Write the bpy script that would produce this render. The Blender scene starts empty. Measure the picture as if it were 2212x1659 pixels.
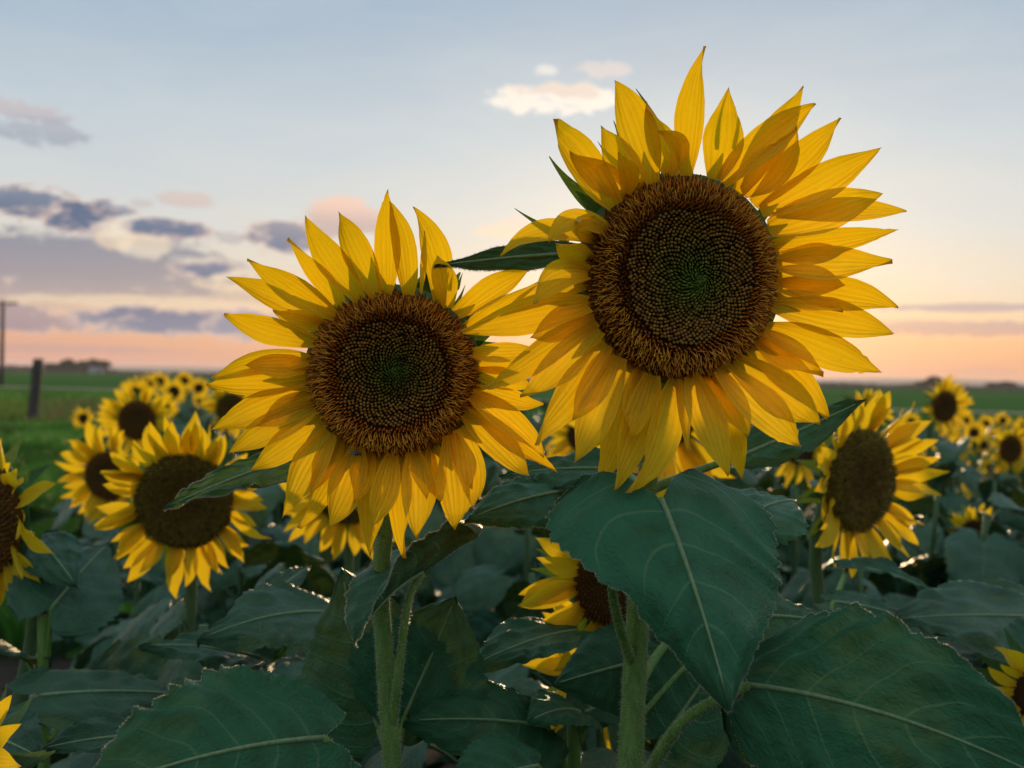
import bpy, math, random
import numpy as np
from mathutils import Matrix, Vector

random.seed(7)
rng = np.random.default_rng(7)
scene = bpy.context.scene
COL = scene.collection
R = math.radians

# ------------------------------------------------------------------ camera
# pixel coordinates below are read on the photograph shown 2212 x 1659
LENS, SENSOR = 40.0, 36.0
FPX = LENS / SENSOR * 2212.0
CAM = np.array([0.0, 0.0, 1.40])
ROLL, PITCH = R(1.05), R(-0.27)
cR = np.array([math.cos(ROLL), 0, math.sin(ROLL)])
_u0 = np.array([-math.sin(ROLL), 0, math.cos(ROLL)])
cF = np.array([0, math.cos(PITCH), math.sin(PITCH)])
cU = np.cross(cR, cF); cU /= np.linalg.norm(cU)
cF = np.cross(cU, cR)
cam = bpy.data.cameras.new('camera')
cam.lens = LENS; cam.sensor_width = SENSOR; cam.clip_start = 0.02; cam.clip_end = 20000
cam.dof.use_dof = True; cam.dof.focus_distance = 0.90; cam.dof.aperture_fstop = 7.5
camo = bpy.data.objects.new('camera', cam); COL.objects.link(camo)
camo.matrix_world = Matrix([[cR[0], cU[0], -cF[0], CAM[0]], [cR[1], cU[1], -cF[1], CAM[1]], [cR[2], cU[2], -cF[2], CAM[2]], [0, 0, 0, 1]])
scene.camera = camo


def ray(px, py):
    return cF + cR * ((px - 1106.0) / FPX) + cU * ((829.5 - py) / FPX)


def P(px, py, d):
    return CAM + ray(px, py) * d


def ground_at(px, py):
    r = ray(px, py)
    return CAM + r * (-CAM[2] / r[2])


# ------------------------------------------------------------------ light
SUN_EL, SUN_AZ = R(6.0), math.atan2(1500 - 1106, FPX)      # azimuth measured from +Y towards +X
sdir = Vector((math.sin(SUN_AZ) * math.cos(SUN_EL), math.cos(SUN_AZ) * math.cos(SUN_EL), math.sin(SUN_EL)))
sun = bpy.data.lights.new('sun', 'SUN'); sun.energy = 4.2; sun.angle = R(1.2); sun.color = (1.0, 0.68, 0.38)
suno = bpy.data.objects.new('sun', sun); COL.objects.link(suno)
suno.rotation_euler = sdir.to_track_quat('Z', 'Y').to_euler()
scene.view_settings.view_transform = 'Standard'; scene.view_settings.look = 'None'
scene.view_settings.exposure = 0.0; scene.view_settings.gamma = 1.0
scene.render.engine = 'CYCLES'
cy = scene.cycles
cy.use_denoising = True; cy.max_bounces = 5; cy.diffuse_bounces = 3; cy.glossy_bounces = 2; cy.transmission_bounces = 4
cy.transparent_max_bounces = 8; cy.sample_clamp_indirect = 4.0


def lin(c):
    return tuple(((v / 255) / 12.92 if v / 255 <= 0.04045 else ((v / 255 + 0.055) / 1.055) ** 2.4) for v in c)


class NT:
    """small helper around a node tree"""
    def __init__(s, nt):
        s.nt = nt; s.n = nt.nodes; s.l = nt.links

    def set(s, sock, v):
        if hasattr(v, 'is_output'):
            s.l.new(v, sock)
        elif isinstance(v, (tuple, list)) and len(v) == 3 and sock.type == 'RGBA':
            sock.default_value = (*v, 1)
        else:
            sock.default_value = v

    def math(s, op, a, b=None, c=None, clamp=False):
        m = s.n.new('ShaderNodeMath'); m.operation = op; m.use_clamp = clamp
        for i, v in enumerate((a, b, c)):
            if v is not None:
                s.set(m.inputs[i], v)
        return m.outputs[0]

    def mr(s, v, a, b, c=0.0, d=1.0, smooth=True):
        m = s.n.new('ShaderNodeMapRange'); m.interpolation_type = 'SMOOTHSTEP' if smooth else 'LINEAR'
        for i, q in enumerate((v, a, b, c, d)):
            s.set(m.inputs[i], q)
        return m.outputs[0]

    def mix(s, f, a, b, blend='MIX'):
        m = s.n.new('ShaderNodeMix'); m.data_type = 'RGBA'; m.blend_type = blend
        s.set(m.inputs[0], f); s.set(m.inputs[6], a); s.set(m.inputs[7], b)
        return m.outputs[2]

    def comb(s, x, y, z):
        m = s.n.new('ShaderNodeCombineXYZ')
        for i, v in enumerate((x, y, z)):
            s.set(m.inputs[i], v)
        return m.outputs[0]

    def sep(s, v):
        m = s.n.new('ShaderNodeSeparateXYZ'); s.l.new(v, m.inputs[0]); return m.outputs

    def noise(s, vec, scale, detail=4, rough=0.55, dist=0.0):
        m = s.n.new('ShaderNodeTexNoise'); m.inputs['Scale'].default_value = scale; m.inputs['Detail'].default_value = detail
        m.inputs['Roughness'].default_value = rough; m.inputs['Distortion'].default_value = dist
        if vec is not None:
            s.l.new(vec, m.inputs['Vector'])
        return m.outputs[0]

    def ramp(s, fac, stops, interp='LINEAR'):
        m = s.n.new('ShaderNodeValToRGB'); m.color_ramp.interpolation = interp
        e = m.color_ramp.elements
        while len(e) < len(stops):
            e.new(0.5)
        for el, (p, c) in zip(e, stops):
            el.position = p; el.color = (*c, 1)
        s.l.new(fac, m.inputs[0]); return m.outputs[0]

    def bump(s, h, strength, dist):
        m = s.n.new('ShaderNodeBump'); m.inputs['Strength'].default_value = strength; m.inputs['Distance'].default_value = dist
        s.l.new(h, m.inputs['Height']); return m.outputs[0]


def build_world():
    w = bpy.data.worlds.new('World'); scene.world = w; w.use_nodes = True
    w.cycles.sampling_method = 'MANUAL'; w.cycles.sample_map_resolution = 512
    t = NT(w.node_tree); t.n.clear()
    out = t.n.new('ShaderNodeOutputWorld')
    sky = t.n.new('ShaderNodeTexSky'); sky.sky_type = 'NISHITA'; sky.sun_disc = False
    sky.sun_elevation = SUN_EL; sky.sun_rotation = SUN_AZ; sky.dust_density = 2.0; sky.ozone_density = 1.5
    b1 = t.n.new('ShaderNodeBackground'); b1.inputs[1].default_value = 0.10
    t.l.new(sky.outputs[0], b1.inputs[0])
    tc = t.n.new('ShaderNodeTexCoord')
    x, y, z = t.sep(tc.outputs['Generated'])
    el = t.math('ARCSINE', z); az = t.math('ARCTAN2', x, y)
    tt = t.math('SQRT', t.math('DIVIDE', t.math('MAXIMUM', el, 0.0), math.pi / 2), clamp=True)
    # the streaky high veil makes the gradient slightly uneven
    sv = t.comb(t.math('MULTIPLY', az, 2.2), t.math('MULTIPLY', el, 9.0), 0.0)
    streak = t.noise(sv, 2.4, 7, 0.6, 0.8)
    tt = t.math('ADD', tt, t.math('MULTIPLY', t.math('SUBTRACT', streak, 0.5), 0.075), clamp=True)
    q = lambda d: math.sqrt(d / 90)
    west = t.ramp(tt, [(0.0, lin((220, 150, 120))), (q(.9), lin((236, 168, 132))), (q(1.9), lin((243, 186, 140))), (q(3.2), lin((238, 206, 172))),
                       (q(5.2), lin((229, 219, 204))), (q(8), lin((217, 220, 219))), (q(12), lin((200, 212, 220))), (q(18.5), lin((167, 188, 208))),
                       (q(35), lin((184, 204, 223))), (1.0, lin((198, 214, 230)))])  # sky above the frame brightened to light leaves and petals from above
    east = t.ramp(tt, [(0.0, lin((150, 150, 166))), (q(5), lin((168, 164, 178))), (q(14), lin((176, 180, 196))), (q(35), lin((190, 203, 220))), (1.0, lin((198, 214, 230)))])  # overhead brightened likewise, low sky dimmed, so light from above dominates
    toward = t.mr(t.math('COSINE', t.math('SUBTRACT', az, SUN_AZ)), -0.6, 0.75)
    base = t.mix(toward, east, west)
    # pinker towards the left of the sun, more golden round it
    leftness = t.mr(az, SUN_AZ - 0.15, SUN_AZ - 0.65)
    low = t.mr(el, R(5.0), R(0.5))
    pk = t.math('MULTIPLY', t.math('MULTIPLY', leftness, low), t.math('MULTIPLY', toward, 0.65))
    base = t.mix(pk, base, lin((226, 166, 150)))
    dx = t.math('SUBTRACT', az, SUN_AZ); dy = t.math('SUBTRACT', el, R(4.0))
    rr = t.math('SQRT', t.math('ADD', t.math('MULTIPLY', dx, dx), t.math('MULTIPLY', t.math('MULTIPLY', dy, dy), 2.5)))
    glow = t.math('MULTIPLY', t.mr(rr, 0.27, 0.0), 0.30)
    base = t.mix(glow, base, (1.0, 0.86, 0.62))
    # clouds: one soft noisy patch of sky each
    vec = t.comb(t.math('MULTIPLY', az, 1.0), t.math('MULTIPLY', el, 2.6), 0.3)
    n1 = t.noise(vec, 24, 8, 0.68, 0.7)
    n2 = t.noise(vec, 75, 5, 0.65, 0.4)
    nz = t.math('SUBTRACT', t.math('ADD', t.math('MULTIPLY', n1, 1.7), t.math('MULTIPLY', n2, 0.9)), 1.3)
    DB, MB, GV = lin((84, 104, 138)), lin((128, 134, 160)), lin((158, 154, 166))
    WH, PKC, CR = (1.0, .93, .84), lin((238, 200, 186)), lin((250, 224, 190))
    clouds = [  # px, py, half width, half height, lower colour, upper colour, opacity, noise, softness
        (140, 575, 330, 72, lin((162, 152, 162)), lin((138, 141, 160)), .95, .9, .8),
        (230, 640, 330, 34, lin((196, 172, 166)), lin((176, 164, 168)), .6, .9, .9),
        (330, 655, 260, 16, CR, CR, .65, 1.1, .8),
        (60, 690, 190, 26, lin((152, 140, 158)), lin((166, 148, 160)), .85, 1.5, .7),
        (400, 694, 225, 30, lin((118, 130, 160)), lin((112, 122, 154)), 1.0, 1.0, .5),
        (520, 705, 80, 34, lin((136, 144, 170)), lin((140, 146, 170)), .9, .8, .6),
        (120, 752, 260, 9, lin((186, 152, 156)), lin((196, 160, 158)), .5, 1.4, .8),
        (60, 436, 95, 32, DB, lin((118, 132, 158)), .95, 1.5, .5),
        (180, 472, 74, 36, lin((84, 106, 144)), DB, 1.0, 1.2, .5),
        (250, 452, 40, 22, DB, MB, .7, 2.0, .6),
        (348, 494, 100, 20, lin((86, 108, 146)), lin((104, 122, 154)), 1.0, 1.0, .5),
        (245, 505, 40, 34, CR, (1, .88, .7), .6, 1.2, .9),
        (310, 530, 50, 26, (1.0, .86, .66), CR, .6, 1.2, .9),
        (605, 512, 72, 36, lin((92, 112, 150)), lin((140, 140, 160)), .95, 1.0, .6),
        (740, 468, 85, 40, lin((196, 172, 172)), lin((248, 206, 186)), .9, 1.3, .6),
        (440, 582, 72, 20, lin((98, 116, 152)), lin((116, 128, 158)), .95, .9, .5),
        (490, 515, 38, 16, MB, GV, .4, 2.0, .7),
        (400, 432, 52, 15, lin((214, 192, 188)), lin((220, 196, 188)), .7, 1.6, .7),
        (300, 440, 26, 9, lin((196, 186, 188)), lin((206, 192, 190)), .6, 1.2, .7),
        (60, 240, 80, 20, lin((190, 182, 192)), lin((206, 190, 190)), .7, 2.0, .7),
        (95, 285, 85, 24, lin((152, 162, 180)), lin((176, 176, 188)), .65, 2.0, .7),
        (1205, 212, 116, 31, WH, (1.0, .90, .80), .95, 1.7, .6),
        (1205, 192, 70, 14, lin((216, 192, 182)), lin((222, 200, 190)), .5, 3.0, .8),
        (1178, 152, 26, 12, WH, WH, .6, 1.4, .8),
        (1305, 150, 52, 18, lin((240, 222, 214)), lin((232, 220, 216)), .6, 1.9, .8),
        (1095, 492, 70, 26, CR, lin((244, 216, 204)), .6, 1.2, .9),
        (2110, 664, 190, 8, lin((172, 158, 172)), lin((176, 162, 174)), .85, 1.0, .6),
        (2090, 710, 190, 15, lin((196, 156, 152)), lin((180, 158, 166)), .85, 1.2, .6),
        (1990, 700, 90, 10, lin((206, 172, 162)), lin((200, 170, 164)), .5, 1.2, .8),
        (2110, 800, 110, 8, lin((214, 160, 140)), lin((214, 160, 140)), .5, 1.4, .8),
    ]
    azel = t.comb(az, el, 0.0)

    def vmath(op, *a):
        m = t.n.new('ShaderNodeVectorMath'); m.operation = op
        for k, v in enumerate(a):
            t.set(m.inputs[k], v)
        return m.outputs['Value'] if op == 'DOT_PRODUCT' else m.outputs[0]

    c = base
    for (px, py, hw, hh, lo, hi, op, na, soft) in clouds:
        hw *= 1.16; hh *= 1.16
        d = ray(px, py); d = d / np.linalg.norm(d)
        a0, e0 = math.atan2(d[0], d[1]), math.asin(d[2])
        q2 = vmath('MULTIPLY_ADD', azel, (FPX / hw, FPX / hh, 0.0), (-a0 * FPX / hw, -e0 * FPX / hh, 0.0))
        r2 = vmath('DOT_PRODUCT', q2, q2)
        m = t.math('SUBTRACT', t.math('MULTIPLY_ADD', nz, na * 1.5, 1.0), r2)
        mask = t.mr(m, 0.0, soft * .65 + 0.12, 0.0, op)
        shade = t.mr(vmath('DOT_PRODUCT', q2, (0.0, 1.0, 0.0)), -0.6, 0.8)
        body = t.mix(shade, lo, hi)
        if sum(lo) < 1.0:
            body = t.mix(t.mr(m, 0.05, soft * .8 + .35), lin((236, 206, 192)), body)      # thin sunlit fringes
        c = t.mix(mask, c, body)
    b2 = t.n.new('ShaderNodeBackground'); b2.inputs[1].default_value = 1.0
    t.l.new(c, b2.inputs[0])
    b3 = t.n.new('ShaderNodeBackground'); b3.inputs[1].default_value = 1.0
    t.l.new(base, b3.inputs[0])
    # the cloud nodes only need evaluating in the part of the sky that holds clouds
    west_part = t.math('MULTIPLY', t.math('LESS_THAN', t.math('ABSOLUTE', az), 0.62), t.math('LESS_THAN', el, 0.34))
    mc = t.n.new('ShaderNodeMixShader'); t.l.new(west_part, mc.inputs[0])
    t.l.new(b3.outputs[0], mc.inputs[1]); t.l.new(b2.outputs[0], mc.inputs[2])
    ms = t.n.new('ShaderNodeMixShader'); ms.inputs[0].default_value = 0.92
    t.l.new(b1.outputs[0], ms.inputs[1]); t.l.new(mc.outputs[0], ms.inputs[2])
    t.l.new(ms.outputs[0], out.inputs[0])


build_world()

# ------------------------------------------------------------------ object helpers
BASE = {}          # root name -> world position of its base


def tag(o, label=None, cat=None, group=None, kind=None):
    if label: o['label'] = label
    if cat: o['category'] = cat
    if group: o['group'] = group
    if kind: o['kind'] = kind
    return o


def empty(name, loc, label, cat, group=None):
    o = bpy.data.objects.new(name, None); COL.objects.link(o)
    o.location = tuple(loc); o.empty_display_size = 0.05
    BASE[o.name] = np.array(loc, float)
    return tag(o, label, cat, group)


def root_of(o):
    while o.parent is not None:
        o = o.parent
    return o


def mesh_data(name, V, F, mat, uv=None, col=None, smooth=True, vein=None):
    me = bpy.data.meshes.new(name)
    V = np.asarray(V, float)
    if isinstance(F, np.ndarray):
        k = F.shape[1]
        me.vertices.add(len(V)); me.vertices.foreach_set('co', V.ravel())
        me.loops.add(F.size); me.loops.foreach_set('vertex_index', F.ravel().astype(np.int32))
        me.polygons.add(len(F)); me.polygons.foreach_set('loop_start', np.arange(0, F.size, k, dtype=np.int32))
        me.update(calc_edges=True); me.validate()
    else:
        me.from_pydata([tuple(v) for v in V], [], F); me.update()
    if smooth:
        me.polygons.foreach_set('use_smooth', np.ones(len(me.polygons), bool))
    if uv is not None:
        vi = np.empty(len(me.loops), np.int32); me.loops.foreach_get('vertex_index', vi)
        l = me.uv_layers.new(name='UVMap'); l.data.foreach_set('uv', np.asarray(uv, float)[vi].ravel())
    if vein is not None:
        vi = np.empty(len(me.loops), np.int32); me.loops.foreach_get('vertex_index', vi)
        l = me.uv_layers.new(name='Vein'); l.data.foreach_set('uv', np.stack([vein, vein * 0], 1)[vi].ravel())
    if col is not None:
        a = me.color_attributes.new('Col', 'FLOAT_COLOR', 'POINT')
        c4 = np.ones((len(V), 4)); c4[:, :3] = col
        a.data.foreach_set('color', c4.ravel())
    for m in (mat if isinstance(mat, (list, tuple)) else [mat]):
        me.materials.append(m)
    return me


def add(name, me, parent=None, mw=None, kind=None):
    o = bpy.data.objects.new(name, me); COL.objects.link(o)
    if parent is not None:
        o.parent = parent
    if mw is not None:
        o.matrix_basis = mw
    if kind: o['kind'] = kind
    return o


def wmesh(name, V, F, mat, parent=None, uv=None, col=None, smooth=True, kind=None, vein=None):
    """mesh given in world coordinates, stored relative to its thing's base"""
    V = np.asarray(V, float)
    if parent is not None:
        V = V - BASE[root_of(parent).name]
    return add(name, mesh_data(name, V, F, mat, uv, col, smooth, vein), parent, kind=kind)


def grid_faces(nu, nv):
    i, j = np.meshgrid(np.arange(nu - 1), np.arange(nv - 1), indexing='ij')
    a = (i * nv + j).ravel()
    return np.stack([a, a + 1, a + nv + 1, a + nv], 1)


def unit(v):
    v = np.asarray(v, float); return v / (np.linalg.norm(v) + 1e-12)


def bez(pts, n):
    """smooth polyline through control points (chord-length Hermite, no overshoot)"""
    p = np.array(pts, float)
    t_ = np.concatenate([[0], np.cumsum(np.linalg.norm(np.diff(p, axis=0), axis=1))])
    h = np.diff(t_); dl = np.diff(p, axis=0) / h[:, None]
    m = np.empty_like(p); m[0] = dl[0]; m[-1] = dl[-1]
    for k in range(1, len(p) - 1):
        m[k] = (dl[k - 1] * h[k] + dl[k] * h[k - 1]) / (h[k] + h[k - 1])
    out = []
    for s in np.linspace(0, t_[-1], n):
        k = min(int(np.searchsorted(t_, s, 'right')) - 1, len(h) - 1); f = (s - t_[k]) / h[k]
        out.append((2 * f ** 3 - 3 * f * f + 1) * p[k] + (f ** 3 - 2 * f * f + f) * h[k] * m[k] + (-2 * f ** 3 + 3 * f * f) * p[k + 1] + (f ** 3 - f * f) * h[k] * m[k + 1])
    return np.array(out)


def tube(path, rad, sides=10, close=True, rough=0.0, ridge=0.0):
    path = np.asarray(path, float); n = len(path)
    rad = np.broadcast_to(np.asarray(rad, float), (n,))
    tg = np.gradient(path, axis=0); tg /= np.linalg.norm(tg, axis=1)[:, None] + 1e-12
    ref = np.array([0, 0, 1.0]) if abs(tg[0][2]) < 0.8 else np.array([0, -1.0, 0])
    V = []; uv = []
    for i in range(n):
        s = np.cross(tg[i], ref); s /= np.linalg.norm(s) + 1e-12
        b = np.cross(s, tg[i]); ref = b
        for k in range(sides):
            a = 2 * math.pi * k / sides
            rr = rad[i] * (1 + ridge * math.cos(5 * a) + (rough * (random.random() - .5) if rough else 0))
            V.append(path[i] + rr * (math.cos(a) * s + math.sin(a) * b)); uv.append((i / (n - 1), k / sides))
    F = []
    for i in range(n - 1):
        for k in range(sides):
            k2 = (k + 1) % sides
            F.append((i * sides + k, i * sides + k2, (i + 1) * sides + k2, (i + 1) * sides + k))
    if close:
        F.append(tuple(range(sides))[::-1]); F.append(tuple(range((n - 1) * sides, n * sides)))
    return np.array(V), F, np.array(uv)


# ------------------------------------------------------------------ materials
def material(name):
    m = bpy.data.materials.new(name); m.use_nodes = True
    t = NT(m.node_tree); t.n.clear()
    t.out = t.n.new('ShaderNodeOutputMaterial')
    return m, t


def principled(t, col, rough=0.6, spec=0.3, sheen=0.0, normal=None, sheen_tint=(1, 1, 1)):
    b = t.n.new('ShaderNodeBsdfPrincipled')
    t.set(b.inputs['Base Color'], col); t.set(b.inputs['Roughness'], rough)
    b.inputs['Specular IOR Level'].default_value = spec
    b.inputs['Sheen Weight'].default_value = sheen; b.inputs['Sheen Roughness'].default_value = 0.35
    b.inputs['Sheen Tint'].default_value = (*sheen_tint, 1)
    if normal is not None:
        t.l.new(normal, b.inputs['Normal'])
    return b.outputs[0]


def uvsep(t):
    n = t.n.new('ShaderNodeUVMap'); n.uv_map = 'UVMap'
    s = t.sep(n.outputs[0]); return s[0], s[1], n.outputs[0]


def objrand(t):
    return t.n.new('ShaderNodeObjectInfo').outputs['Random']


def petal_material(name, a, b, tr, trf):
    m, t = material(name)
    u, v, uv = uvsep(t)
    rnd = objrand(t)
    pv = t.comb(t.math('MULTIPLY', u, 1.3), t.math('MULTIPLY', v, 9.0), t.math('MULTIPLY', rnd, 37.0))
    st = t.noise(pv, 2.0, 5, 0.6, 0.3)
    pv2 = t.comb(t.math('MULTIPLY', u, 4.0), t.math('MULTIPLY', v, 2.5), t.math('MULTIPLY', rnd, 91.0))
    bl = t.noise(pv2, 1.6, 3, 0.5)
    col = t.mix(t.mr(st, 0.3, 0.7), a, b)
    col = t.mix(t.mr(bl, 0.45, 0.8, 0, 0.45), col, (0.62, 0.43, 0.012))
    basef = t.mr(u, 0.34, 0.02, 0, 0.75)
    col = t.mix(basef, col, (0.76, 0.40, 0.004))
    tipf = t.mr(u, 0.93, 1.0, 0, 0.6)
    col = t.mix(tipf, col, (0.42, 0.20, 0.01))
    sp = t.noise(t.comb(t.math('MULTIPLY', u, 22.0), t.math('MULTIPLY', v, 7.0), t.math('MULTIPLY', rnd, 53.0)), 1.5, 2, 0.5)
    col = t.mix(t.mr(sp, 0.76, 0.80, 0, 0.7), col, (0.10, 0.045, 0.006))
    # fine lengthwise nerves
    nerve = t.math('ABSOLUTE', t.math('SINE', t.math('ADD', t.math('MULTIPLY', v, 21.0), t.math('MULTIPLY', st, 3.0))))
    col = t.mix(t.mr(nerve, 0.22, 0.0, 0, 0.30), col, (0.55, 0.27, 0.004))
    nrm = t.bump(t.math('ADD', t.math('MULTIPLY', nerve, 0.7), st), 0.5, 0.0018)
    s1 = principled(t, col, 0.55, 0.25, 0.05, nrm)
    tl = t.n.new('ShaderNodeBsdfTranslucent')
    t.l.new(t.mix(0.55, col, tr), tl.inputs[0]); t.l.new(nrm, tl.inputs[1])
    ms = t.n.new('ShaderNodeMixShader'); ms.inputs[0].default_value = trf
    t.l.new(s1, ms.inputs[1]); t.l.new(tl.outputs[0], ms.inputs[2]); t.l.new(ms.outputs[0], t.out.inputs[0])
    return m


M_PETAL = petal_material('petal_yellow', (0.86, 0.52, 0.005), (0.92, 0.62, 0.010), (1.0, 0.66, 0.005), 0.46)
M_PETAL_FAR = petal_material('petal_yellow_field', (0.72, 0.48, 0.008), (0.78, 0.56, 0.014), (0.98, 0.70, 0.012), 0.48)


def leaf_material(name, dark, light, back, trc, trf, veins=1.0, sheen=0.35, spec=0.22):
    m, t = material(name)
    u, v, uv = uvsep(t)
    rnd = objrand(t)
    av = t.math('ABSOLUTE', v)
    # side veins leave the midrib obliquely and curve forward
    wob = t.noise(t.comb(t.math('MULTIPLY', u, 8.0), t.math('MULTIPLY', v, 4.0), rnd), 2.0, 2)
    vn = t.n.new('ShaderNodeUVMap'); vn.uv_map = 'Vein'; s = t.sep(vn.outputs[0])[0]
    f = t.math('ABSOLUTE', t.math('SUBTRACT', t.math('FRACT', s), 0.5))
    wid = t.mr(av, 0.0, 1.0, 0.070, 0.030, False)
    side = t.math('MULTIPLY', t.mr(f, wid, 0.0), t.mr(av, 1.0, 0.75))
    mid = t.mr(av, 0.030, 0.012)
    vein = t.math('MAXIMUM', mid, t.math('MULTIPLY', side, 0.75))
    cellv = t.n.new('ShaderNodeTexVoronoi'); cellv.feature = 'DISTANCE_TO_EDGE'; cellv.inputs['Scale'].default_value = 34
    t.l.new(t.comb(t.math('ADD', u, t.math('MULTIPLY', wob, 0.05)), t.math('MULTIPLY', v, 0.45), t.math('MULTIPLY', rnd, 9.0)), cellv.inputs['Vector'])
    net = t.mr(cellv.outputs[0], 0.05, 0.0)
    geo = t.n.new('ShaderNodeTexCoord')
    big = t.noise(t.comb(t.math('MULTIPLY', u, 2.0), t.math('MULTIPLY', v, 1.4), t.math('MULTIPLY', rnd, 31.0)), 1.7, 4)
    pk2 = t.noise(t.comb(t.math('MULTIPLY', u, 9.0), t.math('MULTIPLY', v, 5.0), t.math('MULTIPLY', rnd, 13.0)), 1.3, 3)
    fine = t.noise(t.comb(t.math('MULTIPLY', u, 60.0), t.math('MULTIPLY', v, 27.0), rnd), 1.5, 3, 0.7)
    panel = t.mr(t.math('ADD', t.math('MULTIPLY', f, -0.7), t.math('ADD', big, t.math('MULTIPLY', pk2, 0.5))), 0.15, 0.75)
    col = t.mix(panel, dark, light)
    col = t.mix(t.mr(fine, 0.35, 0.75, 0, 0.35), col, light)
    # older leaves carry yellowed patches and tan specks
    col = t.mix(t.mr(big, 0.66, 0.80, 0, 0.35), col, (0.10, 0.13, 0.012))
    speck = t.noise(t.comb(t.math('MULTIPLY', u, 70.0), t.math('MULTIPLY', v, 45.0), t.math('MULTIPLY', rnd, 5.0)), 1.0, 1)
    col = t.mix(t.mr(speck, 0.77, 0.80, 0, 0.7), col, (0.22, 0.17, 0.03))
    blot = t.noise(t.comb(t.math('MULTIPLY', u, 9.0), t.math('MULTIPLY', v, 4.5), t.math('MULTIPLY', rnd, 71.0)), 1.2, 4, 0.65)
    col = t.mix(t.mr(blot, 0.70, 0.76, 0, 0.55), col, (0.13, 0.10, 0.022))
    col = t.mix(t.math('MULTIPLY', net, 0.10), col, (0.10, 0.17, 0.06))
    col = t.mix(t.math('MULTIPLY', vein, 0.80 * veins), col, (0.19, 0.29, 0.13))
    hue = t.n.new('ShaderNodeHueSaturation')
    t.l.new(col, hue.inputs['Color']); t.l.new(t.mr(rnd, 0, 1, 0.72, 1.25, False), hue.inputs['Value'])
    t.l.new(t.mr(t.math('FRACT', t.math('MULTIPLY', rnd, 7.3)), 0, 1, 0.485, 0.52, False), hue.inputs['Hue'])
    col = hue.outputs[0]
    gi = t.n.new('ShaderNodeNewGeometry')
    col = t.mix(t.math('MULTIPLY', gi.outputs['Backfacing'], 0.55), col, back)
    nrm = t.bump(t.math('SUBTRACT', t.math('ADD', t.math('ADD', t.math('MULTIPLY', fine, 0.35), t.math('MULTIPLY', pk2, 0.8)), t.math('MULTIPLY', t.math('MULTIPLY', f, 2.0), 0.45)), t.math('ADD', t.math('MULTIPLY', vein, 0.2), t.math('MULTIPLY', t.mr(cellv.outputs[0], 0.30, 0.0), 0.10))), 0.9, 0.0030)
    s1 = principled(t, col, 0.42, spec, sheen, nrm, (0.62, 0.86, 0.95))
    tl = t.n.new('ShaderNodeBsdfTranslucent')
    t.l.new(t.mix(t.math('MULTIPLY', vein, 0.7), t.mix(t.mr(pk2, .3, .7), tuple(q * .35 for q in trc), trc), (0.03, 0.05, 0.01)), tl.inputs[0])
    ms = t.n.new('ShaderNodeMixShader'); ms.inputs[0].default_value = trf
    t.l.new(s1, ms.inputs[1]); t.l.new(tl.outputs[0], ms.inputs[2]); t.l.new(ms.outputs[0], t.out.inputs[0])
    return m


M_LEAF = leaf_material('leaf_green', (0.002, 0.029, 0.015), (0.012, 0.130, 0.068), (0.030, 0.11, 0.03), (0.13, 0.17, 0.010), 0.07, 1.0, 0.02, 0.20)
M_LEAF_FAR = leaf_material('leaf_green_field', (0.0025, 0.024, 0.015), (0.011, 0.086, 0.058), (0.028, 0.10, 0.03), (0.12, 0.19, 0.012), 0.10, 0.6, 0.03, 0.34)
M_BRACT = leaf_material('bract_green', (0.030, 0.12, 0.035), (0.055, 0.18, 0.045), (0.045, 0.14, 0.04), (0.18, 0.30, 0.02), 0.25, 0.3)


def stem_material(name, a, b):
    m, t = material(name)
    tc = t.n.new('ShaderNodeTexCoord')
    x, y, z = t.sep(tc.outputs['Object'])
    n = t.noise(t.comb(t.math('MULTIPLY', x, 260.0), t.math('MULTIPLY', y, 260.0), t.math('MULTIPLY', z, 30.0)), 1.0, 4, 0.6)
    n2 = t.noise(tc.outputs['Object'], 900.0, 2, 0.6)
    n3 = t.noise(tc.outputs['Object'], 18.0, 3, 0.5)
    col = t.mix(t.mr(n, 0.3, 0.7), a, b)
    col = t.mix(t.mr(n2, 0.58, 0.72, 0, 0.4), col, (0.20, 0.27, 0.13))
    col = t.mix(t.mr(n3, 0.55, 0.75, 0, 0.35), col, (0.10, 0.10, 0.03))
    nrm = t.bump(t.math('ADD', n, t.math('MULTIPLY', n2, 0.6)), 0.6, 0.001)
    s = principled(t, col, 0.6, 0.25, 0.25, nrm, (1, .9, .75))
    t.l.new(s, t.out.inputs[0]); return m


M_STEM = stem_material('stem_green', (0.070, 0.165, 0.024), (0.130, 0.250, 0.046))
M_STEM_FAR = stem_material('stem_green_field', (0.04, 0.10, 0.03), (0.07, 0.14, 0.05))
M_RIB = stem_material('leaf_rib', (0.12, 0.20, 0.085), (0.18, 0.27, 0.13))
m, t = material('stem_hair')
s1 = principled(t, (0.55, 0.55, 0.42), 0.4, 0.4)
tl = t.n.new('ShaderNodeBsdfTranslucent'); tl.inputs[0].default_value = (0.75, 0.72, 0.55, 1)
ms = t.n.new('ShaderNodeMixShader'); ms.inputs[0].default_value = 0.5
t.l.new(s1, ms.inputs[1]); t.l.new(tl.outputs[0], ms.inputs[2]); t.l.new(ms.outputs[0], t.out.inputs[0])
M_HAIR = m


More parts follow.
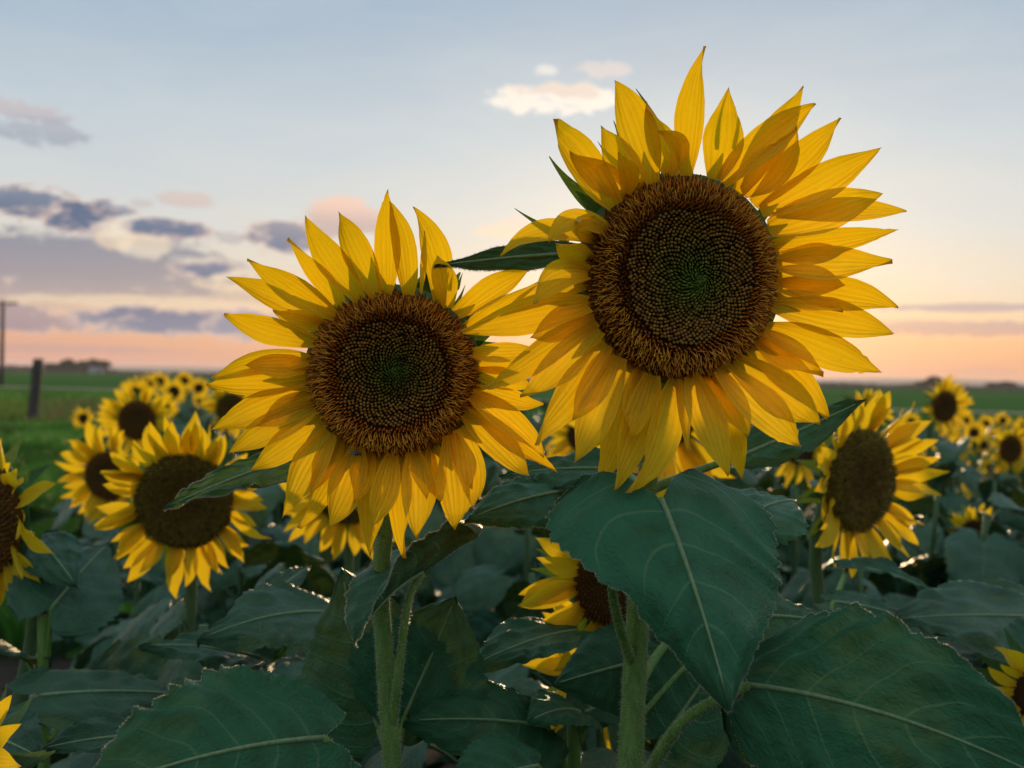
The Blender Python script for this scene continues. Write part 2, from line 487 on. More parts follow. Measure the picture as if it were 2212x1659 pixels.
def vcol_material(name, rough=0.7, spec=0.15, trans=0.0, mulnoise=None):
    m, t = material(name)
    a = t.n.new('ShaderNodeVertexColor'); a.layer_name = 'Col'
    c = a.outputs[0]
    if mulnoise:
        tc = t.n.new('ShaderNodeTexCoord')
        n = t.noise(tc.outputs['Object'], mulnoise, 3)
        c = t.mix(1.0, c, t.mix(t.mr(n, .3, .7), (.6, .6, .6), (1.2, 1.2, 1.2)), 'MULTIPLY')
    s = principled(t, c, rough, spec)
    if trans:
        tl = t.n.new('ShaderNodeBsdfTranslucent'); t.l.new(c, tl.inputs[0])
        ms = t.n.new('ShaderNodeMixShader'); ms.inputs[0].default_value = trans
        t.l.new(s, ms.inputs[1]); t.l.new(tl.outputs[0], ms.inputs[2]); s = ms.outputs[0]
    t.l.new(s, t.out.inputs[0]); return m


M_FLORET = vcol_material('disc_floret', 0.75, 0.2)
M_GRASS = vcol_material('grass_blade', 0.6, 0.2, 0.35)
M_FOLIAGE = vcol_material('tree_foliage', 0.8, 0.1, 0.2)


def simple_material(name, a, b, scale, rough=0.8, stretch=(1, 1, 1), bump=0.3, dist=0.01, spec=0.2):
    m, t = material(name)
    tc = t.n.new('ShaderNodeTexCoord'); x, y, z = t.sep(tc.outputs['Object'])
    v = t.comb(t.math('MULTIPLY', x, stretch[0]), t.math('MULTIPLY', y, stretch[1]), t.math('MULTIPLY', z, stretch[2]))
    n = t.noise(v, scale, 6, 0.6)
    col = t.mix(t.mr(n, 0.3, 0.7), a, b)
    t.l.new(principled(t, col, rough, spec, 0, t.bump(n, bump, dist)), t.out.inputs[0]); return m


M_DISC = simple_material('disc_brown', (0.060, 0.026, 0.007), (0.100, 0.044, 0.010), 400, 0.85, dist=0.0006)
M_RECEPT = simple_material('receptacle_green', (0.035, 0.10, 0.03), (0.06, 0.15, 0.05), 120, 0.7, dist=0.001)
M_WOOD = simple_material('weathered_wood', (0.045, 0.038, 0.034), (0.12, 0.10, 0.085), 14, 0.9, (1, 1, .08), 0.8, 0.01)
M_SOIL = simple_material('dark_soil', (0.020, 0.016, 0.010), (0.045, 0.034, 0.022), 9, 0.95, dist=0.03)
M_WHITE = simple_material('white_siding', (0.50, 0.50, 0.52), (0.62, 0.62, 0.62), 2, 0.7)
M_ROOF = simple_material('grey_roof', (0.16, 0.16, 0.17), (0.24, 0.24, 0.25), 2, 0.7)
M_BARK = simple_material('bark', (0.05, 0.04, 0.03), (0.09, 0.07, 0.05), 3, 0.9)
M_CERAMIC = simple_material('insulator_glaze', (0.20, 0.16, 0.14), (0.26, 0.2, 0.17), 5, 0.3)
M_BLACK = simple_material('fly_black', (0.010, 0.010, 0.012), (0.03, 0.03, 0.035), 3000, 0.35, dist=0.0001, spec=0.5)
M_WING = simple_material('fly_wing', (0.10, 0.10, 0.10), (0.16, 0.15, 0.13), 3000, 0.3, dist=0.0001)


def ground_material():
    m, t = material('pasture_ground')
    tc = t.n.new('ShaderNodeTexCoord')
    n = t.noise(tc.outputs['Object'], 0.35, 6, 0.65, 0.3); n2 = t.noise(tc.outputs['Object'], 9.0, 4, 0.6)
    n3 = t.noise(tc.outputs['Object'], 0.012, 3)
    col = t.mix(t.mr(n, .3, .7), (0.026, 0.090, 0.016), (0.050, 0.145, 0.026))
    col = t.mix(t.mr(n2, .4, .75, 0, .6), col, (0.016, 0.06, 0.014))
    col = t.mix(t.mr(n3, .5, .7, 0, .4), col, (0.05, 0.12, 0.03))
    t.l.new(principled(t, col, 1.0, 0.0, 0.0), t.out.inputs[0]); return m


M_GROUND = ground_material()
M_CROP = simple_material('crop_field', (0.042, 0.110, 0.026), (0.066, 0.145, 0.036), 0.08, 1.0, (1, 5, 1), 0.0, 0.05, 0.0)
M_CROP_DARK = simple_material('dark_crop_field', (0.012, 0.045, 0.016), (0.022, 0.065, 0.022), 0.02, 1.0, (1, 4, 1), 0.0, 0.05, 0.0)
M_TRACK = simple_material('dry_track', (0.22, 0.20, 0.14), (0.32, 0.28, 0.20), 0.5, 1.0, (1, 1, 1), 0.0, 0.03, 0.0)
M_HILL = simple_material('far_hill', (0.045, 0.065, 0.055), (0.06, 0.08, 0.065), 0.004, 0.95)

# ------------------------------------------------------------------ the land
def sheet(name, pts, z, mat):
    V = [(p[0], p[1], z) for p in pts]
    o = add(name, mesh_data(name, V, [tuple(range(len(V)))], mat, smooth=False)); tag(o, kind='structure'); return o


S = 12000
sheet('ground', [(-S, -S), (S, -S), (S, S), (-S, S)], 0.0, M_GROUND)
# track and fields run obliquely across the view
ta, tb = ground_at(60, 838.5), ground_at(2060, 891)
dv = unit((tb - ta)[:2]); nv = np.array([-dv[1], dv[0]])
a2, b2 = ta[:2] - dv * 900, tb[:2] + dv * 900
sheet('track', [a2, b2, b2 + nv * 6, a2 + nv * 6], 0.004, M_TRACK)
a3, b3 = a2 + nv * 9, b2 + nv * 9
c3, d3 = a3 + nv * 290 + dv * 60, b3 + nv * 290
sheet('field', [a3, b3, d3, c3], 0.004, M_CROP)
a4, b4 = a3 + nv * 300 - dv * 3000, b3 + nv * 300 + dv * 3000
sheet('field', [a4, b4, b4 + nv * 2500, a4 + nv * 2500], 0.004, M_CROP_DARK)


def ribbon_hill(name, pts, base_d, thick, mat):
    """low far ridge with real depth; pts = (px, crest py)"""
    V, F = [], []
    n = len(pts)
    for (px, py) in pts:
        c = P(px, py, base_d); g = P(px, py, base_d * 0.97); h = P(px, py, base_d * 1.06)
        V += [(g[0], g[1] - thick, -1.0), (c[0], c[1], max(c[2], 1.0)), (h[0], h[1] + thick, -1.0)]
    for i in range(n - 1):
        for k in range(2):
            F.append((i * 3 + k, (i + 1) * 3 + k, (i + 1) * 3 + k + 1, i * 3 + k + 1))
    o = add(name, mesh_data(name, V, F, mat)); tag(o, kind='structure'); return o


hp = [(x, 795 - 2.2 * math.sin((x - 200) / 130.0) - 2 + 0.0183 * (x - 300) * .9) for x in range(-400, 2700, 40)]
ribbon_hill('hills', hp, 5200, 60, M_HILL)

# ------------------------------------------------------------------ far trees
def leaf_cloud(centers, radii, n, size, dark, light):
    """many small leaf quads filling ellipsoidal clumps"""
    centers = np.array(centers, float); radii = np.array(radii, float)
    w = radii.prod(1) ** (2 / 3); k = rng.choice(len(centers), n, p=w / w.sum())
    d = rng.normal(size=(n, 3)); d /= np.linalg.norm(d, axis=1)[:, None]
    r = rng.random(n) ** 0.4
    c = centers[k] + d * r[:, None] * radii[k]
    a = rng.normal(size=(n, 3)); a /= np.linalg.norm(a, axis=1)[:, None]
    b = np.cross(a, rng.normal(size=(n, 3))); b /= np.linalg.norm(b, axis=1)[:, None]
    s = size * (0.6 + 0.8 * rng.random(n))[:, None]
    V = np.stack([c - a * s - b * s * .6, c + a * s - b * s * .6, c + a * s + b * s * .6, c - a * s + b * s * .6], 1).reshape(-1, 3)
    F = np.arange(4 * n).reshape(n, 4)
    q = rng.random(n)[:, None]
    col = np.repeat(np.array(dark) * (1 - q) + np.array(light) * q, 4, 0)
    return V, F, col


TD, TL = (0.016, 0.034, 0.018), (0.035, 0.06, 0.028)


def far_tree(px, py_top, d, wpx, label, n=500):
    g = P(px, py_top, d); top = g[2]; h = top * 1.02; w = wpx / FPX * d * 1.35
    base = np.array([g[0], g[1], 0.0])
    r = empty('tree', base, label, 'tree', 'trees along the far horizon')
    V, F, uv = tube([base, base + [0.1, 0, h * .45], base + [0.0, 0, h * .8]], [w * .05, w * .04, w * .015], 7)
    wmesh('trunk', V, F, M_BARK, r)
    cs, rs = [], []
    for i in range(9):
        a = random.random() * 6.28; q = random.random() ** .5
        cs.append(base + [math.cos(a) * w * .33 * q, math.sin(a) * w * .33 * q, h * (.42 + .36 * random.random())]); rs.append((w * .24, w * .24, h * .2))
    V, F, col = leaf_cloud(cs, rs, n * 2, w * .045, TD, TL)
    wmesh('crown', V, F, M_FOLIAGE, r, col=col, smooth=False)


far_tree(2025, 814, 700, 44, 'round dark tree standing highest on the horizon, behind the sunflowers', 900)
far_tree(1988, 824, 720, 22, 'small dark tree just beside the round one on the horizon')
far_tree(2148, 826, 760, 34, 'low broad tree on the horizon, second from the photograph edge')
far_tree(2182, 824, 740, 30, 'low tree on the horizon nearest the photograph edge beyond the field')
far_tree(152, 776, 760, 44, 'tall dark tree in the clump beside the white farm building')
far_tree(182, 775, 740, 50, 'highest broad dark tree behind the white farm building')
far_tree(212, 779, 770, 40, 'dark tree at the sloping end of the farm clump')
far_tree(118, 783, 760, 34, 'lower dark tree of the farm clump beside the fence post')


def treeline():
    cs, rs = [], []
    for x in np.arange(-120, 2340, 5.0):
        hz = 818 + .0183 * (x - 1106)
        if x < 250:
            hp_ = 9 + 4 * math.sin(x / 23.) + 2 * random.random()
        elif x < 1700:
            hp_ = 3.5 + 1.5 * random.random()
        else:
            hp_ = 6 + 1.5 * math.sin(x / 31.) + 2.2 * random.random() ** 2
        d = 900 + 160 * random.random()
        p = P(x, hz, d); h = hp_ / FPX * d
        cs.append((p[0], p[1], h * .4)); rs.append((4.5, 4.5, h * .62))
    V, F, col = leaf_cloud(cs, rs, 9000, 1.0, TD, TL)
    o = add('treeline', mesh_data('treeline', V, F, M_FOLIAGE, col=col, smooth=False)); tag(o, 'dark line of far trees and hedges along the horizon', 'treeline', kind='stuff')


treeline()


def farm_building():
    g = P(208, 793, 690); base = np.array([g[0], g[1], 0.0])
    r = empty('farm_building', base, 'tiny white farm building below the dark clump of trees on the horizon', 'building')
    w, dp, h = 3.4, 2.6, 1.5
    x0, x1, y0, y1 = base[0] - w, base[0] + w, base[1] - dp, base[1] + dp
    V = [(x0, y0, 0), (x1, y0, 0), (x1, y1, 0), (x0, y1, 0), (x0, y0, h), (x1, y0, h), (x1, y1, h), (x0, y1, h), (x0, base[1], h + 1.9), (x1, base[1], h + 1.9)]
    wmesh('wall', V, [(0, 1, 5, 4), (1, 2, 6, 9, 5), (2, 3, 7, 6), (3, 0, 4, 8, 7)], M_WHITE, r, smooth=False)
    e = .5
    V = [(x0 - e, y0 - e, h - .15), (x1 + e, y0 - e, h - .15), (x1 + e, base[1], h + 2.1), (x0 - e, base[1], h + 2.1), (x0 - e, y1 + e, h - .15), (x1 + e, y1 + e, h - .15)]
    V = V + [(a, b, c + .15) for a, b, c in V]
    wmesh('roof', V, [(0, 1, 2, 3), (3, 2, 5, 4), (6, 9, 8, 7), (9, 10, 11, 8), (0, 6, 7, 1), (4, 5, 11, 10)], M_ROOF, r, smooth=False)
    V = [(x0 + 5, y0 - .05, 0), (x0 + 8, y0 - .05, 0), (x0 + 8, y0 - .05, 2.6), (x0 + 5, y0 - .05, 2.6)]
    V = V + [(a, b + .04, c) for a, b, c in V]
    wmesh('door', V, [(0, 1, 2, 3), (0, 4, 5, 1), (1, 5, 6, 2), (2, 6, 7, 3), (3, 7, 4, 0)], M_ROOF, r, smooth=False)


farm_building()


def utility_pole():
    base = ground_at(3, 832); d = base[1]
    top = P(6.5, 648, d); h = top[2]
    r = empty('utility_pole', base, 'wooden utility pole with a crossarm at the photograph edge', 'utility pole')
    lean = (top[0] - base[0])
    V, F, uv = tube([base + np.array([lean * k, 0, h * k]) for k in np.linspace(0, 1, 6)], np.linspace(.19, .12, 6) * 1.15, 10)
    wmesh('pole', V, F, M_WOOD, r)
    c = base + np.array([lean * .96, -.2, h * .955])
    def box(c, sx, sy, sz):
        V = [(c[0] + a * sx, c[1] + b * sy, c[2] + e * sz) for e in (-1, 1) for b in (-1, 1) for a in (-1, 1)]
        return V, [(0, 2, 3, 1), (4, 5, 7, 6), (0, 1, 5, 4), (2, 6, 7, 3), (0, 4, 6, 2), (1, 3, 7, 5)]
    V, F = box(c, 1.35, .07, .075); arm = wmesh('crossarm', V, F, M_WOOD, r, smooth=False)
    for k in (-1.2, -.65, .65, 1.2):
        V, F, uv = tube([c + [k, 0, .07], c + [k, 0, .16], c + [k, 0, .2], c + [k, 0, .26], c + [k, 0, .3]], [.03, .03, .06, .065, .03], 8)
        wmesh('insulator', V, F, M_CERAMIC, arm)
    for s in (-1, 1):
        V, F, uv = tube([c + [s * .75, 0, -.05], c + [0, .02, -.75]], .03, 6); wmesh('brace', V, F, M_WOOD, r)


utility_pole()


def fence_post():
    b = ground_at(68, 921); d = b[1]
    tp = P(83, 776, d)
    r = empty('fence_post', b, 'weathered dark wooden fence post leaning in the green pasture', 'fence post')
    pts = [b + (tp - b) * k for k in np.linspace(-.03, 1, 12)]
    V, F, uv = tube(pts, np.linspace(.135, .12, 12), 14, rough=.10)
    V[-14:, 2] += np.linspace(-.03, .03, 14)
    post = wmesh('post', V, F, M_WOOD, r)
    for k in (.35, .6, .85):
        c = b + (tp - b) * k
        V, F, uv = tube([c + [.05, -.15, .02], c + [.05, -.135, .0], c + [.05, -.15, -.02]], .006, 6); wmesh('staple', V, F, M_ROOF, post)


fence_post()


# ------------------------------------------------------------------ grass in the pasture
def grass():
    n = 60000
    px = rng.random(n) * 520 - 60
    dist = 5.5 * (70 / 5.5) ** (rng.random(n) ** 0.8)
    x = (px - 1106) / FPX * dist; y = dist
    clump = np.sin(x * 1.7 + np.sin(y * .9)) * np.sin(y * .6 + 1.3 * np.sin(x * .8))
    hgt = (0.12 + 0.10 * rng.random(n)) * (1 + .5 * np.clip(clump, 0, 1)) * np.clip(dist / 14, .9, 1.1)
    # taller dry and weedy strip along the fence
    tall = (dist > 27) & (dist < 48)
    hgt = np.where(tall, hgt * 1.1, hgt)
    a = rng.random(n) * 6.28; lean = .5 * rng.random(n)
    wd = hgt * .06 + .004
    z0 = np.zeros(n)
    bx, by = np.cos(a), np.sin(a)
    p0 = np.stack([x - by * wd, y + bx * wd, z0], 1); p1 = np.stack([x + by * wd, y - bx * wd, z0], 1)
    m0 = np.stack([x - by * wd * .7 + bx * hgt * lean * .3, y + bx * wd * .7 + by * hgt * lean * .3, hgt * .6], 1)
    m1 = np.stack([x + by * wd * .7 + bx * hgt * lean * .3, y - bx * wd * .7 + by * hgt * lean * .3, hgt * .6], 1)
    tp = np.stack([x + bx * hgt * lean, y + by * hgt * lean, hgt], 1)
    V = np.stack([p0, p1, m1, m0, tp], 1).reshape(-1, 3)
    i = np.arange(n) * 5
    F = np.concatenate([np.stack([i, i + 1, i + 2], 1), np.stack([i, i + 2, i + 3], 1), np.stack([i + 3, i + 2, i + 4], 1)])
    q = rng.random(n)[:, None]
    col = np.array((.048, .17, .020)) * (1 - q) + np.array((.095, .26, .038)) * q
    dark = (np.sin(x * .9 + 2) * np.sin(y * .5) > .45)[:, None]
    col = np.where(dark, col * .6, col)
    dry = (tall & (rng.random(n) < .45) & (px > 60))[:, None]
    col = np.where(dry, np.array((.17, .11, .06)) * (.7 + .6 * q), col)
    weed = (tall & (px < 60) & (rng.random(n) < .5))[:, None]
    col = np.where(weed, np.array((.14, .15, .015)) * (.7 + .6 * q), col)
    o = add('grass', mesh_data('grass', V, F, M_GRASS, col=np.repeat(col, 5, 0))); tag(o, 'lush green pasture grass with dry patches along the fence', 'grass', kind='stuff')


grass()
# bare soil between the rows of sunflowers
sheet('soil', [(-.9, -1.5), (3.5, -1.5), (9, 16), (-4.4, 13.5)], 0.004, M_SOIL)

# ------------------------------------------------------------------ petals
PT = np.array([0, .07, .18, .32, .46, .6, .74, .85, .93, .975, 1.0])
PW = np.array([.40, .54, .74, .91, 1.0, .94, .73, .46, .23, .095, .0])


def petal_verts(B, C, T, w, N, roll=0.0, cup=0.10, ridge=0.018, seed=0, nu=26, nv=11, twist=0.0, hook=0.0, ragged=False):
    rs = np.random.default_rng(seed)
    B, C, T, N = (np.asarray(q, float) for q in (B, C, T, N))
    ph, pk = rs.random(4) * 6.28, rs.random(4)
    wmid = .9 + .2 * pk[0]
    V, uv = [], []
    ts = np.concatenate([np.linspace(0, .8, nu - 7, endpoint=False), np.linspace(.8, 1, 7)])
    for tt in ts:
        p = (1 - tt) ** 2 * B + 2 * tt * (1 - tt) * C + tt * tt * T
        d = unit(2 * (1 - tt) * (C - B) + 2 * tt * (T - C))
        s = unit(np.cross(d, N)); n = np.cross(s, d)
        ang = roll + twist * tt * tt
        s2 = s * math.cos(ang) + n * math.sin(ang); n2 = -s * math.sin(ang) + n * math.cos(ang)
        hw = .5 * w * np.interp(tt ** wmid, PT, PW)
        p = p + n2 * (hook * w * max(0, tt - .8) * 2)
        for j in range(nv):
            v = -1 + 2 * j / (nv - 1)
            e = 1 + .035 * math.sin(9 * tt + ph[0] + 2 * (v > 0)) + (.10 * rs.standard_normal() if ragged and tt > .8 and abs(v) > .7 else 0)
            z = cup * w * (v * v - .25) * (1 - .35 * tt) + ridge * w * math.cos(2.5 * math.pi * v) * (1 - tt) ** .3
            z += .05 * w * math.sin(6 * tt + ph[1] + 1.5 * v) * abs(v) ** 2
            V.append(p + s2 * (v * hw * e) + n2 * z); uv.append((tt, v * .5 + .5))
    return np.array(V), grid_faces(len(ts), nv), np.array(uv)


def z1(x, y):
    return (460 + x * .5303) * .9357, (420 + y * .5303) * .9357


def z2(x, y):
    return (1100 + x * .6509) * .9357, (80 + y * .6509) * .9357


def plane_point(px, py, C, N, off):
    r = ray(px, py)
    s = np.dot(C + N * off - CAM, N) / np.dot(r, N)
    return CAM + r * s


# ------------------------------------------------------------------ disc of a big flower head
def frame_from(N, up=(0, 0, 1)):
    N = unit(N); X = unit(np.cross(up, N)); Y = np.cross(N, X)
    return np.stack([X, Y, N], 1)          # columns


def hero_disc(head, C, N, RX, RY, inner, spiral, centre=(0., 0.), dens=2100, green=1.0, seed=1):
    rs = np.random.default_rng(seed)
    fr = frame_from(N)

    def zprof(r):                       # flat cushion with a raised shoulder and a sunk middle
        return .010 + .010 * np.exp(-((r - .72) / .2) ** 2) - .006 * np.exp(-(r / .3) ** 2) - .016 * np.clip((r - .8) / .2, 0, 1) ** 2

    def pos(r, a, dz=0.0):
        f = 1 - r
        x = RX * r * np.cos(a) + centre[0] * RX * f * f; y = RY * r * np.sin(a) + centre[1] * RY * f * f
        return np.stack([x, y, zprof(r) + dz], -1)

    # cushion
    V, F = [], []
    nr, na = 18, 64
    for i in range(nr):
        r = i / (nr - 1) * 1.0
        for k in range(na):
            V.append(pos(np.float64(r), 2 * math.pi * k / na, -.004))
    for i in range(nr - 1):
        for k in range(na):
            k2 = (k + 1) % na
            F.append((i * na + k, (i + 1) * na + k, (i + 1) * na + k2, i * na + k2))
    V = np.array(V) @ fr.T + C
    disc = wmesh('disc', V, F, M_DISC, head)
    # inner buds on their spirals
    GA = math.pi * (3 - math.sqrt(5)) * (1 if spiral > 0 else -1)
    k = np.arange(1, dens); rr = np.sqrt(k / dens); aa = k * GA
    rr = rr * (1 + rs.normal(0, .0028, len(k)) / np.maximum(rr, .15)); aa = aa + rs.normal(0, .0028, len(k)) / np.maximum(rr, .15)
    BV, BF, BC = [], [], []
    cell = math.sqrt(math.pi * RX * RY / dens)
    sides = 6
    edge = inner * (1 + .03 * np.sin(3 * aa + 1) + .02 * np.sin(7 * aa))
    for r, a, ed in zip(rr, aa, edge):
        if r > ed:
            continue
        q = r / inner
        p = pos(r, a); p2 = pos(r + .01, a); rad = unit(p2 - p)
        tx = unit(np.cross([0, 0, 1.], rad))
        lean = -(1 - q) ** 1.5 * 1.1 + .1 * rs.normal()                    # the young ones in the middle bend inwards
        ax = unit(np.array([0, 0, 1.]) + rad * lean + tx * .5 * (1 - q) ** 2)
        sx = unit(np.cross(tx, ax)); sy = np.cross(ax, sx)
        rd = cell * (.36 + .11 * min(1, q * 1.3)) * (1 + .08 * rs.normal()); h = .0030 + .0016 * q + (.0030 * (1 - q) ** 2)
        gq = np.clip((q - .18) / .58, 0, 1) ** .9
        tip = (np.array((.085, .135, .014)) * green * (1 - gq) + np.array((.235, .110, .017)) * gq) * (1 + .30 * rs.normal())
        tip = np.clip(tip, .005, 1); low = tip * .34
        b0 = len(BV)
        taper = .35 + .65 * min(1, q * 1.6)
        for hh, f in ((-.2, .75), (.5, 1.0), (.86, .92 * taper + .05), (1.0, .5 * taper)):
            for s_ in range(sides):
                g = 2 * math.pi * s_ / sides + a
                BV.append(p + ax * h * hh + (sx * math.cos(g) + sy * math.sin(g)) * rd * f)
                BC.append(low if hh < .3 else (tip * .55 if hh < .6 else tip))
        for L in range(3):
            for s_ in range(sides):
                s2 = (s_ + 1) % sides
                BF.append((b0 + L * sides + s_, b0 + L * sides + s2, b0 + (L + 1) * sides + s2, b0 + (L + 1) * sides + s_))
        BF.append(tuple(b0 + 3 * sides + s_ for s_ in range(sides)))
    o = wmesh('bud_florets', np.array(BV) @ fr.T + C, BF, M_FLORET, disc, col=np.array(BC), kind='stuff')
    # outer ring: opened florets, dark tubes with curled golden stigmas
    AV, AF, AC = [], [], []

    def strand(p, d, L, curl, rad, c0, c1, n=5):
        d = unit(d); side = unit(np.cross(d, rs.normal(size=3))); b = np.cross(d, side)
        b0 = len(AV); cur = np.array(p); dd = d.copy()
        for i in range(n):
            f = i / (n - 1); rr_ = rad * (1 - .45 * f)
            for g in range(3):
                an = 2.094 * g
                AV.append(cur + (side * math.cos(an) + b * math.sin(an)) * rr_); AC.append(c0 * (1 - f) + c1 * f)
            cur = cur + dd * L / (n - 1); dd = unit(dd + curl / (n - 1))
        for i in range(n - 1):
            for g in range(3):
                g2 = (g + 1) % 3
                AF.append((b0 + i * 3 + g, b0 + i * 3 + g2, b0 + (i + 1) * 3 + g2, b0 + (i + 1) * 3 + g))

    for r, a, ed in zip(rr, aa, edge):
        if r <= ed:
            continue
        q = (r - inner) / (1 - inner)
        p = pos(min(r, .995), a); rad = unit(np.array([math.cos(a), math.sin(a), 0]))
        out = rad * (.15 + .9 * q - .5 * max(0, q - .7) / .3) + np.array([0, 0, 1.0 - .30 * q])
        dk = np.array((.150, .055, .008)); br = np.array((.54, .165, .015)); au = np.array((.90, .42, .026)) * (1 + .3 * rs.normal())
        au = np.clip(au, .04, 1)
        # dark tube
        strand(p - [0, 0, .002], out + .25 * rs.normal(size=3), .0052 + .002 * rs.random(), np.zeros(3), cell * .38, dk, br * .75, 3)
        if q < .16:
            strand(p, out, .0060, np.zeros(3), cell * .36, br * .8, br * 1.3, 3)
        elif q < .78:
            for _ in range(2 if rs.random() < .5 else 1):
                dd = out + rad * .6 + .34 * rs.normal(size=3)
                L = (.0058 + .0038 * rs.random()) * (1 - .35 * max(0, q - .5))
                strand(p + [0, 0, .002], dd, L, rad * (.8 + .6 * rs.normal()) + .7 * rs.normal(size=3), cell * .155, br, au)
        else:
            for _ in range(3):
                strand(p, out + .6 * rs.normal(size=3), .0036 + .002 * rs.random(), 1.2 * rs.normal(size=3), cell * .12, dk * 1.6, au * (.40 + .4 * rs.random()), 4)
    wmesh('open_florets', np.array(AV) @ fr.T + C, AF, M_FLORET, disc, col=np.array(AC), kind='stuff')
    return disc


def receptacle(parent, C, N, r, mat, depth=.035, name='flower_head'):
    fr = frame_from(N)
    prof = [(.9, -.004), (1.07, -.008), (1.04, -.014), (.92, -.020), (.62, -.030), (.25, -.040), (.0, -.044)]
    na = 28; V, F = [], []
    for (q, z) in prof:
        for k in range(na):
            a = 2 * math.pi * k / na
            V.append((r * q * math.cos(a), r * q * math.sin(a), z * depth / .04))
    for i in range(len(prof) - 1):
        for k in range(na):
            k2 = (k + 1) % na
            F.append((i * na + k, i * na + k2, (i + 1) * na + k2, (i + 1) * na + k))
    return wmesh(name, np.array(V) @ fr.T + C, F, mat, parent)


def hero_head(root, C, N, zf, petals, disc_rx, disc_ry, pseed, bracts, **kw):
    head = receptacle(root, C, N, max(disc_rx, disc_ry) * .99, M_RECEPT)
    pr = np.random.default_rng(pseed)
    cpx = np.array(kw.pop('cpx'))
    for i, row in enumerate(petals):
        bx, by, tx, ty, w, side, layer = row[:7]
        ex = row[7] if len(row) > 7 else {}
        b2, t2 = np.array(zf(bx, by)), np.array(zf(tx, ty))
        sc = zf(1, 0)[0] - zf(0, 0)[0]
        d2 = t2 - b2; L2 = np.linalg.norm(d2); u2 = d2 / L2
        b2 = b2 - u2 * L2 * (.02 if layer == 0 else .07)                                # starts under the rim of the disc
        perp = np.array([-u2[1], u2[0]])
        c2 = (b2 + t2) / 2 + perp * side * sc
        down = u2[1]                                          # +1 for petals that hang below the disc
        tipz = ex.get('dz', .026 + .016 * pr.random()) + (.014 if abs(down) > .35 else 0) - layer * .012
        bz = .007 - layer * .010 + .0015 * (i % 2)
        midz = ex.get('mz', .014 + .006 * pr.normal()) - layer * .008
        B = plane_point(*b2, C, N, bz); T = plane_point(*t2, C, N, tipz); M_ = plane_point(*c2, C, N, midz)
        scale = np.linalg.norm(C - CAM) / FPX
        V, F, uv = petal_verts(B, M_, T, w * sc * scale * 1.06, N, ex.get('roll', .26 * pr.normal() + .12), ex.get('cup', .12 + .16 * pr.random()), .020, pseed * 100 + i,
                               twist=ex.get('twist', .45 * pr.normal()), hook=ex.get('hook', .35 * pr.normal()), ragged=ex.get('ragged', pr.random() < .15))
        wmesh('petal', V, F, M_PETAL, head, uv=uv)
    for (bx, by, tx, ty, w, side, dz) in bracts:
        b2, t2 = np.array(zf(bx, by)), np.array(zf(tx, ty)); sc = zf(1, 0)[0] - zf(0, 0)[0]
        u2 = unit(t2 - b2); perp = np.array([-u2[1], u2[0]]); c2 = (b2 + t2) / 2 + perp * side * sc
        B = plane_point(*b2, C, N, -.014); T = plane_point(*t2, C, N, dz); M_ = plane_point(*c2, C, N, dz * .7 - .006)
        V, F, uv = bract_verts(B, M_, T, w * sc * np.linalg.norm(C - CAM) / FPX, N)
        wmesh('bract', V, F, M_BRACT, head, uv=uv)
    # ring of bracts that close the back of the head
    fr = frame_from(N)
    for k in range(26):
        a = k * 2 * math.pi / 26 + .1 * pr.normal(); L = .055 + .012 * pr.random(); r0 = disc_rx * .86
        d = np.array([math.cos(a), math.sin(a), 0])
        pB = fr @ (d * r0 + [0, 0, -.020]) + C; pT = fr @ (d * (r0 + L * .62) + [0, 0, -.012 - .012 * pr.random()]) + C
        pM = fr @ (d * (r0 + L * .4) + [0, 0, -.024]) + C
        V, F, uv = bract_verts(pB, pM, pT, .020, N); wmesh('bract', V, F, M_BRACT, head, uv=uv)
    hero_disc(head, C, N, disc_rx, disc_ry, **kw)
    return head


def bract_verts(B, C, T, w, N, nu=16, nv=5):
    V, uv = [], []
    for tt in np.linspace(0, 1, nu):
        p = (1 - tt) ** 2 * B + 2 * tt * (1 - tt) * C + tt * tt * T
        d = unit(2 * (1 - tt) * (C - B) + 2 * tt * (T - C)); s = unit(np.cross(d, N)); n = np.cross(s, d)
        hw = .5 * w * np.interp(tt, [0, .12, .3, .5, .7, .88, 1], [.75, 1, .9, .6, .34, .16, .06])
        for v in np.linspace(-1, 1, nv):
            V.append(p + s * v * hw + n * (.25 * hw * v * v)); uv.append((tt, v))
    return np.array(V), grid_faces(nu, nv), np.array(uv)


# ------------------------------------------------------------------ leaves
LU = np.array([0, .06, .16, .28, .42, .56, .70, .82, .91, .965, 1.0])
LW = np.array([.50, .76, .94, 1.0, .95, .80, .57, .35, .18, .07, .0])


